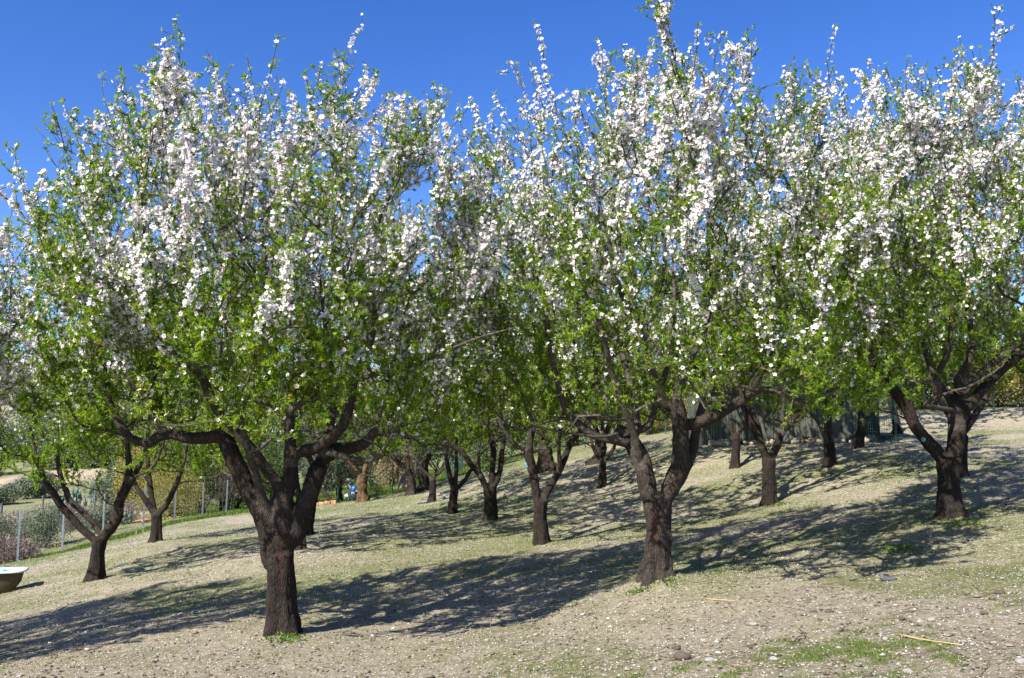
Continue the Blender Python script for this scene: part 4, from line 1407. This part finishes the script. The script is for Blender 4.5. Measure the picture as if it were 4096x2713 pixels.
fp = [(-900, 18.6), (-300, 20.6), (110, 22.7), (283, 25.5), (440, 27.6), (595, 29.2), (717, 30.6), (827, 32.0), (920, 33.5)]
fence([(PX(px, d), d) for px, d in fp], 1.2, "near wire fence with tall grey angle-iron posts along the left edge of the orchard", [M_POST, M_POSTDK, M_POSTDK, M_POSTDK, M_POSTDK, M_POST, M_POST, M_POST, M_POST], seed=3, kindp='angle', pr=.026)
fp = [(-200, 31), (38, 33), (200, 38), (400, 43), (560, 48)]
fence([(PX(px, d), d) for px, d in fp], 1.2, "farther fence with thin grey posts beyond the brambles on the left slope", M_POST, seed=4, pr=.04, wires=4, vstep=1)
fp = [(1360, 34.3), (1473, 35), (1575, 37), (1669, 38), (1850, 37), (2044, 34.3), (2210, 33.8), (2340, 33.2), (2480, 33.0), (2660, 32.0), (2780, 31.0)]
fence([(PX(px, d), d) for px, d in fp], 1.15, "thin dark green wire fence behind the olive trees, centre background", M_GREENPOST, seed=5, pr=.022, wires=8, wmat=M_GWIRE)
fp = [(3600, 29.0), (3696, 29.2), (3835, 29.4), (3973, 29.6), (4120, 29.8), (4300, 30)]
fence([(PX(px, d), d) for px, d in fp], .85, "green wire fence on top of the bare bank at the right", M_TEAL, seed=6, pr=.02, wires=6, wmat=M_GWIRE)

# green gate in the centre fence
x, y = PX(1817, 36.0), 36.0
z = g1(x, y)
root = empty("garden_gate", (x, y, z), "green metal gate leaf in the centre background fence", "gate")
m = MB()
for xx in (-.32, .32):
    m.box(xx - .02, xx + .02, -.02, .02, -.05, .95)
for zz in (.05, .5, .9):
    m.box(-.30, .30, -.015, .015, zz, zz + .04)
m.build("gate_frame", M_TEAL, root, smooth=False)
m = MB()
for k in range(9):
    m.box(-.27 + k * .066, -.255 + k * .066 + .02, .017, .027, .09, .9)
m.build("gate_slats", M_TEAL, root, smooth=False)

# ------------------------------------------------------------------ shed with wire pen
def board_mat():
    m, n, out = new_mat("shed_boards")
    tc = nd(n, "ShaderNodeTexCoord")
    mp = nd(n, "ShaderNodeMapping")
    mp.inputs["Scale"].default_value = (6.5, 6.5, .25)
    n.links.new(tc.outputs["Object"], mp.inputs[0])
    nz = nd(n, "ShaderNodeTexNoise", i_Scale=1.6, i_Detail=5.0)
    n.links.new(mp.outputs[0], nz.inputs["Vector"])
    c = ramp(n, nz.outputs[0], [(.3, (.036, .044, .036)), (.5, (.062, .070, .056)), (.7, (.095, .10, .072))])
    n3 = nd(n, "ShaderNodeTexNoise", i_Scale=1.2, i_Detail=3.0)
    n.links.new(tc.outputs["Object"], n3.inputs["Vector"])
    c = mixc(n, 1.0, c, ramp(n, n3.outputs[0], [(.4, (.85, .95, .98)), (.6, (1.1, 1.05, .92))]), 'MULTIPLY')
    p = nd(n, "ShaderNodeBsdfPrincipled", i_Roughness=.75)
    n.links.new(c, p.inputs["Base Color"])
    n.links.new(p.outputs[0], out.inputs[0])
    return m


M_BOARD = board_mat()
SD = 24.0
x0, x1, x2 = PX(2822, SD), PX(3428, SD), PX(3575, SD)
zb = P(3139, 1767, SD)[2]
zt = zb + 1.45
root = empty("shed", (x0, SD, zb), "low grey-green board shed with a dark wire mesh pen at its right end", "shed")
W1, W2, DP, HT = x1 - x0, x2 - x0, .95, zt - zb
m = MB()
nb = 26
bw = W1 / nb
for k in range(nb):
    m.box(k * bw + .006, (k + 1) * bw - .006, -.012 if k % 2 else 0, .02, 0, HT - .03)
m.build("front_boards", M_BOARD, root, smooth=False)
m = MB()
for k in range(15):
    m.box(-.02 if k % 2 else -.01, .0, .03 + k * .155, .03 + k * .155 + .148, -.3, HT - .05)
m.build("side_boards", M_BOARD, root, smooth=False)
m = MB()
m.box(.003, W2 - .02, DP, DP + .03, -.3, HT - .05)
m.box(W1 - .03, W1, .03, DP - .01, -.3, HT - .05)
m.box(W1 + .01, W2 - .05, .06, DP - .01, -.05, .16)  # dark floor slab added so the pen inside reads as shaded
m.build("shade_dark_back_wall", M_PENSHADE, root, smooth=False)
for k in range(3):
    m = MB()
    m.box(k * W1 / 2.6 + .1, k * W1 / 2.6 + .14, -.03, -.014, 0, HT - .04)
    m.build("batten", M_BOARD, root, smooth=False)
m = MB()
V = []
nr = 14
for i in range(nr + 1):
    t = i / nr
    xx = -.15 + t * (W2 + .3)
    zz = HT + .10 * math.sin(math.pi * t)
    for yy, dz in ((-.22, -.06), (DP + .2, .12)):
        for th in (0, .035):
            V.append((xx, yy, zz + dz + th))
FF = []
for i in range(nr):
    a, b = i * 4, (i + 1) * 4
    FF += [(a + 1, b + 1, b + 3, a + 3), (a, a + 2, b + 2, b), (a, b, b + 1, a + 1), (a + 2, a + 3, b + 3, b + 2)]
FF += [(0, 1, 3, 2), (nr * 4, nr * 4 + 2, nr * 4 + 3, nr * 4 + 1)]
m.add(V, FF)
m.build("roof", M_ROOF, root, smooth=False)
m = MB()
for xx in (W1 + .02, W2 - .04):
    m.box(xx, xx + .07 if xx > W1 + .1 else xx + .04, -.035, .035, -.15, HT - .02)
m.box(W1 + .06, W2 - .04, -.02, .02, 0.0, .05)
m.box(W1 + .06, W2 - .04, -.02, .02, HT * .52, HT * .52 + .03)
m.box(W1 + .06, W2 - .04, -.02, .02, HT - .07, HT - .03)
m.build("pen_frame", M_TEAL, root, smooth=False)
m = MB()
nx_ = 15
for k in range(nx_):
    xx = W1 + .09 + k * (W2 - W1 - .15) / nx_
    m.box(xx, xx + .005, -.004, .002, .05, HT - .07)
for k in range(16):
    zz = .09 + k * (HT - .15) / 16
    m.box(W1 + .06, W2 - .04, -.010, -.005, zz, zz + .005)
m.build("pen_mesh", M_GWIRE, root, smooth=False)
m = MB()
for k in range(12):
    m.box(W2 - .03, W2 - .025, .1 + k * .18, .105 + k * .18, 0, HT - .08)
    m.box(W2 - .024, W2 - .019, .05, DP, .06 + k * .12, .065 + k * .12)
m.build("side_mesh", M_GWIRE, root, smooth=False)
# bags/planks stored inside, seen through the mesh
# foundation stones: one thing each
R = random.Random(5)
xs = x0 + .1
first = None
k = 0
while xs < x1 + .1:
    s = R.uniform(.06, .125)
    yy = SD - .12 - R.uniform(0, .1)
    for row in range(1 if R.random() < .75 else 2):
        yr = yy - row * .22
        m = MB()
        m.lump((0, 0, 0), (s * R.uniform(1, 1.4), s, s * .85), seed=400 + k, amp=.25, n=14, m=9, rot=R.uniform(0, 3))
        m.build("foundation_stone", M_ROCK, None, loc=(xs + row * .07, yr, max(g1(xs, yr) + s * .55, 0 if row else zb - .10)),
                label="one of the rounded pale stones lined up along the foot of the shed", category="stone", group="stones along the foot of the shed")
        k += 1
    xs += s * 2.0 + R.uniform(0, .04)

# ------------------------------------------------------------------ bath tub used as a trough, bottom left
d = 15.0
tip = P(106, 2281, d)
ang = math.radians(200)
LU = 1.55
WD = .62
HTUB = .42
ux = np.array([math.cos(ang), math.sin(ang)])
vx = np.array([-ux[1], ux[0]])
cen = np.array([tip[0], tip[1]]) + ux * (LU / 2) - vx * 0.12
zg = g1(cen[0] - ux[0] * .3, cen[1])
root = empty("bathtub", (cen[0], cen[1], zg), "old white enamel bathtub with brown outside standing under the trees at the left edge", "bathtub")
zr = tip[2] - zg


def loop(l, wdt, z, n=40, e=5.5):
    out = []
    for i in range(n):
        a = 2 * math.pi * i / n
        cx, sx_ = math.cos(a), math.sin(a)
        xx = math.copysign(abs(cx) ** (2 / e), cx) * l
        yy = math.copysign(abs(sx_) ** (2 / e), sx_) * wdt
        q = ux * xx + vx * yy
        out.append((q[0], q[1], z))
    return out


def loft(loops, close_last=True):
    V = [p for l in loops for p in l]
    n = len(loops[0])
    FF = []
    for i in range(len(loops) - 1):
        for j in range(n):
            FF.append((i * n + j, i * n + (j + 1) % n, (i + 1) * n + (j + 1) % n, (i + 1) * n + j))
    if close_last:
        FF.append(tuple((len(loops) - 1) * n + j for j in range(n)))
    return V, FF


m = MB()
m.add(*loft([loop(LU / 2 - .05, WD / 2 - .05, zr - .012), loop(LU / 2 - .09, WD / 2 - .07, zr * .5), loop(LU / 2 - .2, WD / 2 - .13, .03), loop(LU / 2 - .3, WD / 2 - .2, -.08)]))
m.build("tub_body", M_TUBOUT, root)
m = MB()
m.add(*loft([loop(LU / 2, WD / 2, zr - .02), loop(LU / 2 + .005, WD / 2 + .005, zr), loop(LU / 2 - .01, WD / 2 - .01, zr + .012), loop(LU / 2 - .07, WD / 2 - .055, zr + .006),
              loop(LU / 2 - .10, WD / 2 - .08, zr - .03), loop(LU / 2 - .15, WD / 2 - .12, zr * .5), loop(LU / 2 - .25, WD / 2 - .18, .10)]))
m.build("tub_rim", M_ENAMEL, root)
o = MB()
o.lump((0, 0, 0), (.11, .10, .16), 5, .15, 14, 9)
q = cen + ux * -.28 + vx * 0.0
o.build("plastic_canister", M_WHITE, None, loc=(q[0], q[1], zg + zr - .08), label="dirty white canister lying inside the old bathtub", category="canister")
o = MB()
o.box(-.05, .05, -.02, .02, -.1, .1)
q = cen + ux * -.42 + vx * -.03
ob = o.build("plastic_bottle", M_TEALP, None, loc=(q[0], q[1], zg + zr - .09), label="small turquoise plastic piece inside the old bathtub", category="plastic piece")
ob.rotation_euler = (0, .6, .4)

# ------------------------------------------------------------------ small things around the meadow edge
x, y = PX(1407, 36.5), 36.5
z = g1(x, y)
root = empty("stand_post", (x, y, z), "pale blue square post with a grey cap at the edge of the meadow", "post")
m = MB()
m.box(-.055, .055, -.05, .05, -.1, .72)
m.build("post_shaft", M_PALEBLUE, root, smooth=False)
m = MB()
m.box(-.12, .12, -.11, .11, .723, .80)
m.build("post_cap", M_WHITE, root, smooth=False)
x, y = PX(1423, 38), 38
m = MB()
m.tube([(0, 0, 0), (0, 0, .22)], [.07, .09], 14)
m.build("blue_bucket", M_BLUE, None, loc=(x, y, g1(x, y) + .2), label="small blue bucket behind the pale blue post", category="bucket")
m = MB()
m.lump((0, 0, 0), (.22, .15, .12), 77, .25, 16, 10)
m.build("white_boulder", M_STONE, None, loc=(x + .05, y + .25, g1(x, y + .25) + .1), label="pale boulder carrying the blue bucket, edge of the meadow", category="stone")
for i, (px, d, dz) in enumerate([(1397, 37.6, .35), (1412, 38.0, .30), (1399, 37.2, .05), (1430, 38.4, .55), (1427, 36.8, .0)]):
    x, y = PX(px, d), d
    m = MB()
    m.lump((0, 0, 0), (.13, .12, .10), 80 + i, .3)
    m.build("white_stone", M_WHITE, None, loc=(x, y, g1(x, y) + dz * .2 + .05),
            label="one of the white-painted stones around the pale blue post", category="stone", group="white stones around the pale blue post")

# clay tile edging
x0_, x1_ = PX(1240, 33.8), PX(1342, 33.4)
root = empty("clay_edging", (x0_, 33.8, g1(x0_, 33.8)), "low edging of red-orange hollow clay blocks at the far side of the grass", "edging")
m = MB()
zz0 = g1(x0_, 33.8)
for k in range(5):
    t = k / 5
    xx = (x1_ - x0_) * t * 1.05
    zz = g1(x0_ + xx, 33.7) - zz0
    m.box(xx, xx + .19, -.06, .10, zz - .05, zz + .12)
m.build("clay_blocks", M_CLAY, root, smooth=False)

# stump
x, y = PX(1625, 37.5), 37.5
root = empty("tree_stump", (x, y, g1(x, y)), "thick pale sawn tree stump by the green fence", "stump")
me = remesh_trunk("trunk", [np.array([[x, y, g1(x, y) - .1, .30], [x, y, g1(x, y) + .25, .24], [x + .03, y, g1(x, y) + .62, .23]])], .03, np.array([x, y, g1(x, y)]), .35, 91)
link("trunk", me, bark_mat("stump_bark", (.16, .13, .10), (.38, .33, .26), (.3, .26, .2)), root)

# dumped boards beyond the fence
for i, (pa, pb, dd) in enumerate([((518, 2112), (562, 2090), 32), ((548, 2082), (590, 2070), 33), ((1010 - 440, 2098), (620, 2080), 32.5)]):
    a, b = P(*pa, dd), P(*pb, dd + .8)
    za, zb_ = g1(a[0], a[1]) + .08, g1(b[0], b[1]) + .08
    m = MB()
    c = np.array([a[0], a[1], za])
    v = np.array([b[0] - a[0], b[1] - a[1], zb_ - za])
    sd = np.array([-v[1], v[0], 0])
    sd = sd / np.linalg.norm(sd) * .06
    V = []
    for q in (np.zeros(3), v):
        for s_, h_ in ((-1, 0), (1, 0), (1, .05), (-1, .05)):
            V.append(q + sd * s_ + [0, 0, h_])
    m.add(V, [(0, 1, 2, 3), (7, 6, 5, 4), (0, 4, 5, 1), (1, 5, 6, 2), (2, 6, 7, 3), (3, 7, 4, 0)])
    m.build("loose_board", M_ORWOOD, None, smooth=False, loc=tuple(c), label=["lowest orange-brown board dumped beyond the left fence", "topmost short board dumped beyond the left fence", "middle board dumped beyond the left fence"][i], category="board", group="dumped boards beyond the left fence")

# ------------------------------------------------------------------ ground litter
def frustum_pts(R, n, d0, d1, power, margin=1.12):
    """random ground points in front of the orchard, denser near"""
    t = R.uniform(0, 1, n)
    e = 1 - power
    d = (d0 ** e + t * (d1 ** e - d0 ** e)) ** (1 / e)
    x = R.uniform(-.56 * margin, .56 * margin, n) * (d + 1.0)
    return x, d


def gnd(x, y):
    return gz(x, y) + (vn2(x, y, 9, 5) - .5) * .018 + heap(x, y)


R = np.random.RandomState(900)
x, y = frustum_pts(R, 150000, 3.8, 30, .6)
dens = (.35 + .65 * sstep(.35, .6, vn2(x, y, .8, 71))) * (.35 + .65 * sstep(7, 11, np.hypot(x, y)))
k = R.uniform(size=len(x)) < dens
x, y = x[k], y[k]
n = len(x)
base = np.c_[x, y, gnd(x, y) + R.uniform(.004, .014, n)]
dr = unit(np.c_[R.normal(size=n), R.normal(size=n), R.normal(0, .35, n)])
L = R.uniform(.006, .012, n) * (1 + .05 * np.clip(y - 6, 0, 20))
V, FF = leaves_arr(R, base, dr, L, L * .42, .1)
nn = np.arange(n)
V[:, 2] = np.maximum(V[:, 2], np.repeat(base[:, 2], 4) - .003)
link("fallen_petals", raw_mesh("fallen_petals", V, FF, face_attr=R.uniform(0, 1, n)), M_FPETAL, kind="stuff",
     label="white almond petals scattered over the orchard ground", category="petals")

# grass blades
x, y = frustum_pts(R, 420000, 3.8, 34, .75)
_pt = P(3350, 2600, 5.6)
x = np.r_[x, _pt[0] + R.normal(0, .75, 70000)]
y = np.r_[y, _pt[1] + R.normal(0, .6, 70000)]
g = grass_cover(x, y) + (vn2(x, y, 9, 44) - .5) * .75
k = g > .50 + R.uniform(0, .18, len(x))
x, y = x[k], y[k]
n = len(x)
h = R.uniform(.008, .024, n) * (1 + .06 * np.clip(y - 6, 0, 25))
b = np.c_[x, y, gnd(x, y) - .002]
wd = h * .11
a = R.uniform(0, 6.28, n)
s = np.c_[np.cos(a), np.sin(a), np.zeros(n)] * wd[:, None]
tipp = b + np.c_[R.normal(0, .5, n) * h, R.normal(0, .5, n) * h, h]
V = np.stack([b - s, b + s, tipp], 1).reshape(-1, 3)
link("grass", raw_mesh("grass", V, np.arange(3 * n).reshape(n, 3), face_attr=R.uniform(0, 1, n)), M_GRASS, kind="stuff",
     label="short sparse green grass growing in patches between the trees", category="grass")

# meadow grass beyond the crest and along the fence
n = 60000
x = R.uniform(-14, 2, n)
y = R.uniform(33.5, 60, n)
x2 = R.uniform(-11.5, -8.5, 14000)
y2 = 22.7 + (x2 + 11.6) * 4.2 + R.normal(.7, .5, len(x2))
x, y = np.r_[x, x2], np.r_[y, y2]
n = len(x)
h = np.r_[R.uniform(.06, .16, 60000), R.uniform(.04, .12, len(x2))]
b = np.c_[x, y, gz(x, y) - .01]
a = R.uniform(0, 6.28, n)
s = np.c_[np.cos(a), np.sin(a), np.zeros(n)] * .018
tipp = b + np.c_[R.normal(0, .4, n) * h, R.normal(0, .4, n) * h, h]
V = np.stack([b - s, b + s, tipp], 1).reshape(-1, 3)
link("meadow_grass", raw_mesh("meadow_grass", V, np.arange(3 * n).reshape(n, 3), face_attr=R.uniform(0, .8, n)), M_GRASS, kind="stuff",
     label="lush bright green meadow grass beyond the crest and along the left fence", category="grass")

# pebbles
def many_lumps(R, x, y, s, sink=.3):
    n = len(x)
    T = np.array([[1, 0, 0], [.5, .8, .1], [-.5, .85, 0], [-1, 0, .1], [-.5, -.8, 0], [.5, -.85, .1], [0, 0, .75], [0, 0, -.6], [.45, .3, .5], [-.4, -.35, .5]])
    from itertools import product
    tris = [(0, 1, 8), (1, 2, 6), (1, 6, 8), (0, 8, 6), (0, 6, 5), (2, 3, 6), (3, 4, 9), (3, 9, 6), (4, 5, 9), (9, 5, 6), (1, 0, 7), (2, 1, 7), (3, 2, 7), (4, 3, 7), (5, 4, 7), (0, 5, 7)]
    a = R.uniform(0, 6.28, n)
    P_ = T[None] * (1 + R.uniform(-.25, .25, (n, 10, 1)))
    P_ = P_ * np.stack([s * R.uniform(.8, 1.5, n), s, s * R.uniform(.5, .8, n)], 1)[:, None]
    X = P_[..., 0] * np.cos(a)[:, None] - P_[..., 1] * np.sin(a)[:, None]
    Y = P_[..., 0] * np.sin(a)[:, None] + P_[..., 1] * np.cos(a)[:, None]
    Z = P_[..., 2]
    c = np.c_[x, y, gnd(x, y) + s * .2]
    V = (np.stack([X, Y, Z], -1) + c[:, None]).reshape(-1, 3)
    FF = (np.array(tris)[None] + (np.arange(n) * 10)[:, None, None]).reshape(-1, 3)
    return V, FF, np.repeat(R.uniform(0, 1, n), len(tris))


M_PEB = leaf_mat("pebble", [(0.0, (.12, .095, .07)), (.5, (.22, .185, .14)), (.85, (.31, .285, .25)), (1.0, (.42, .40, .37))], (1, 1, 1), 0.0, .9, .2)
x, y = frustum_pts(R, 26000, 3.8, 22, 1.1)
V, FF, rn = many_lumps(R, x, y, R.uniform(.004, .012, len(x)) * (1 + 1.2 * (R.uniform(size=len(x)) < .06)))
link("pebbles", raw_mesh("pebbles", V, FF, face_attr=rn, smooth=True), M_PEB, kind="stuff", label="small pebbles and soil crumbs on the bare ground", category="pebbles")
M_CLODM = leaf_mat("soil_crumb", [(0.0, (.04, .03, .022)), (1.0, (.14, .10, .075))], (1, 1, 1), 0.0, .95, .1)
x, y = frustum_pts(R, 9000, 3.8, 18, 1.1)
V, FF, rn = many_lumps(R, x, y, R.uniform(.005, .014, len(x)))
link("soil_crumbs", raw_mesh("soil_crumbs", V, FF, face_attr=rn, smooth=True), M_CLODM, kind="stuff", label="dark dung pellets and crumbs strewn over the ground", category="droppings")

# dry stalks and fallen twigs
x, y = frustum_pts(R, 900, 4.0, 14, 1.05)
k = R.uniform(size=len(x)) < (.25 + .75 * (x > 0))
x, y = x[k], y[k]
mb = MB()
for i in range(len(x)):
    L = R.uniform(.04, .22)
    a = R.uniform(0, 3.14)
    pts = []
    for t in (-1, -.3, .4, 1):
        xx = x[i] + math.cos(a) * L * t + R.normal(0, .01)
        yy = y[i] + math.sin(a) * L * t + R.normal(0, .01)
        pts.append((xx, yy, g1(xx, yy) + .012))
    mb.tube(pts, R.uniform(.0012, .0028), 3)
o = mb.build("fallen_twigs", M_TWIG, None, kind="stuff", label="thin dead twigs scattered over the bare soil", category="twigs")
a_ = o.data.attributes.new("rnd", 'FLOAT', 'FACE')
a_.data.foreach_set("value", R.uniform(0, 1, len(o.data.polygons)).astype(np.float32))


def ray_ground(px, py):
    lo, hi = 2.0, 60.0
    for d in np.arange(3, 60, .05):
        q = P(px, py, d)
        if q[2] < g1(q[0], q[1]):
            return q
    return P(px, py, 20)


def stalk(p0, p1, r, mat, label, bend=.02, name="dry_stalk"):
    a, b = ray_ground(*p0), ray_ground(*p1)
    pts = []
    R2 = random.Random(int(p0[0]))
    for i in range(7):
        t = i / 6
        q = a * (1 - t) + b * t
        pts.append((q[0] - a[0], q[1] - a[1] + R2.uniform(-bend, bend), g1(q[0], q[1]) + r + .008 - a[2]))
    m = MB()
    m.tube(pts, [r * (1 - .5 * i / 6) for i in range(7)], 6)
    o = m.build(name, mat, None, loc=tuple(a), label=label, category="stalk")
    at = o.data.attributes.new("rnd", 'FLOAT', 'FACE')
    at.data.foreach_set("value", np.full(len(o.data.polygons), .7, np.float32))


stalk((3592, 2548), (3860, 2595), .006, M_STRAW, "long pale straw stalk right of the green patch, bottom right")
stalk((2820, 2403), (2940, 2413), .005, M_STRAW, "short straw stalk on the bare ground below the right-centre tree")
stalk((3270, 2348), (3500, 2310), .004, M_TWIG, "bundle-like thin reddish twig left of the dark dropping")
stalk((3240, 2350), (3420, 2358), .004, M_TWIG, "low reddish twig lying under the other twig, left of the dark dropping")
stalk((3700, 2560), (3900, 2660), .005, M_TWIG, "grey-brown forked twig crossing below the long straw stalk")
stalk((3170, 2575), (3220, 2550), .009, M_TWIG, "stubby bark-covered stick at the left of the green patch")
stalk((2325, 2365), (2360, 2355), .004, M_STRAW, "curled dry weed stem in the shade between the two big trees")
stalk((2300, 2385), (2370, 2352), .004, M_STRAW, "second curled dry weed stem crossing the first in the shade")

ST = [(3017, 2503, .036, "cubic pale stone left of the green patch"), (3198, 2408, .032, "flat white stone above the green patch, left one"), (3255, 2411, .026, "rounded white stone next to the flat white stone"),
      (3683, 2491, .036, "round white stone right of the green patch"), (3728, 2491, .040, "long whitish stone beside the round white stone"), (3542, 2565, .030, "small white stone at the right end of the green patch"),
      (3095, 2650, .040, "blue-grey stone in the lower part of the green patch"), (3490, 2430, .034, "flat pale stone in bare soil above the green patch"), (3260, 2290, .034, "brownish stone just below the tree shadow"),
      (3635, 2700, .042, "flat grey-white stone at the bottom edge of the photo"), (2770, 2525, .028, "small pale stone near the bottom left of the bare patch"), (2812, 2567, .034, "grey flat stone near the bottom, centre right"),
      (2835, 2645, .040, "pale angular stone near the bottom, centre right"), (4085, 2655, .045, "grey stone at the lower right corner"), (3720, 2148, .034, "pale stone just below the foot of the right-edge tree"),
      (2125, 2240, .04, "sunlit stone between the two front trees"), (2230, 2310, .04, "pale stone in the shade left of the orange-streaked trunk"), (1440, 2460, .03, "small pale stone below the long shadow, right of the big left trunk")]
for i, (px, py, r, lab) in enumerate(ST):
    q = ray_ground(px, py)
    m = MB()
    r *= .72
    m.lump((0, 0, 0), (r, r * .8, r * .5), 500 + i, .45, 12, 8, i * 1.3)
    m.build("field_stone", M_STONE, None, loc=(q[0], q[1], g1(q[0], q[1]) + r * .2), label=lab, category="stone")
CL = [(2738, 2640, .055, "large dark clod near the bottom centre right"), (2712, 2605, .03, "dark clod just above the large one"), (3254, 2455, .03, "dark red-brown clod above the green patch, left of a pair"), (3315, 2453, .034, "dark red-brown clod above the green patch, right of a pair"),
      (3462, 2306, .038, "dark dung heap left of the curved dropping"), (3994, 2380, .045, "dark dung heap close to the right edge"), (3610, 2483, .02, "small pointed dark clod right of the green patch"),
      (3935, 2463, .022, "dark pebble-like clod near the right edge")]
for i, (px, py, r, lab) in enumerate(CL):
    q = ray_ground(px, py)
    m = MB()
    for j in range(4):
        m.lump((random.uniform(-.5, .5) * r, random.uniform(-.4, .4) * r, random.uniform(0, .2) * r), (r * .7, r * .6, r * .45), 600 + i * 5 + j, .5, 12, 8, i)
    m.build("dirt_clod", M_DARKCLOD, None, loc=(q[0], q[1], g1(q[0], q[1]) + r * .2), label=lab, category="clod")
q = ray_ground(3556, 2330)
m = MB()
m.tube([(-.065, 0, .06), (-.055, 0, .03), (-.02, 0, .018), (.03, .01, .018), (.065, 0, .02)], [.014, .024, .023, .021, .012], 12)
m.build("dog_dropping", flat("grey_dung", (.07, .07, .075), .9, 0, .5, 60), None, loc=(q[0], q[1], g1(q[0], q[1])), label="dark grey curved dropping on the bare soil right of centre", category="dropping")

# yellow flowers
def yflower(px, py, lab, r=.022, h=.05):
    q = ray_ground(px, py)
    root = empty("yellow_flower", (q[0], q[1], g1(q[0], q[1])), lab, "flower")
    m = MB()
    m.tube([(0, 0, 0), (.002, 0, h)], .002, 5)
    m.build("stalk", M_GRASS, root)
    m = MB()
    m.lump((0, 0, h), (r, r, r * .5), 3, .1, 12, 6)
    m.build("flower_head", M_YELLOWFL, root)


yflower(2645, 2312, "yellow dandelion flower at the foot of the orange-streaked trunk", .022, .07)
yflower(1490, 2030 + 100, "tiny yellow flower on the grass right of the big left trunk", .02)
yflower(1120 + 330, 2138 + 60, "single yellow flower in the grass behind the big left trunk's right side", .018)
for i, (px, d) in enumerate([(345, 26.8), (352, 27.0), (660, 30.4), (700, 31.2), (648, 30.2), (690, 31.0), (735, 31.4), (255, 25.6)]):
    xx = PX(px, d)
    m = MB()
    for j in range(5):
        m.lump((random.uniform(-.15, .15), random.uniform(-.1, .1), random.uniform(.1, .22)), (.018, .018, .01), i * 5 + j, .1, 8, 5)
    m.tube([(0, 0, 0), (0, 0, .15)], .004, 5)
    m.build("wild_flowers", M_YELLOWFL, None, loc=(xx, d, g1(xx, d)), label="one of the small yellow wildflower clumps growing along the left fence line", category="flowers", group="yellow wildflowers along the left fence")

# weeds round the trunk feet
def weeds(px, py, d, rad, n, lab, seed):
    R3 = np.random.RandomState(seed)
    b = P(px, py, d)
    xx = b[0] + R3.normal(0, rad * .8, n)
    yy = b[1] + R3.normal(-.08, rad * .8, n)
    bb = np.c_[xx, yy, gnd(xx, yy)]
    dd = unit(np.c_[R3.normal(0, .7, n), R3.normal(0, .7, n), R3.uniform(.2, 1, n)])
    L = R3.uniform(.015, .045, n)
    V, FF = leaves_arr(R3, bb, dd, L, L * .28, .2)
    o = np.array([b[0], b[1], g1(b[0], b[1])])
    link("weed_tuft", raw_mesh("weed_tuft", V - o, FF, face_attr=R3.uniform(0, .7, n)), M_GRASS, None, tuple(o), label=lab, category="weeds")


weeds(1150, 2545, 7.85, .1, 170, "green weeds at the right foot of the big left trunk", 1)
weeds(2680, 2318, 8.85, .07, 50, "green weeds at the right foot of the orange-streaked trunk", 2)
weeds(2560, 2345, 8.8, .07, 60, "few weeds below the left root of the orange-streaked trunk", 3)
weeds(3830, 2085, 10.3, .16, 130, "weeds around the foot of the right-edge trunk", 4)
weeds(3570, 2135, 9.6, .12, 200, "bright green weed left of the right-edge trunk on sunny soil", 5)
weeds(3105, 2015, 15.7, .15, 160, "weeds beside the foot of the tree in front of the shed", 6)
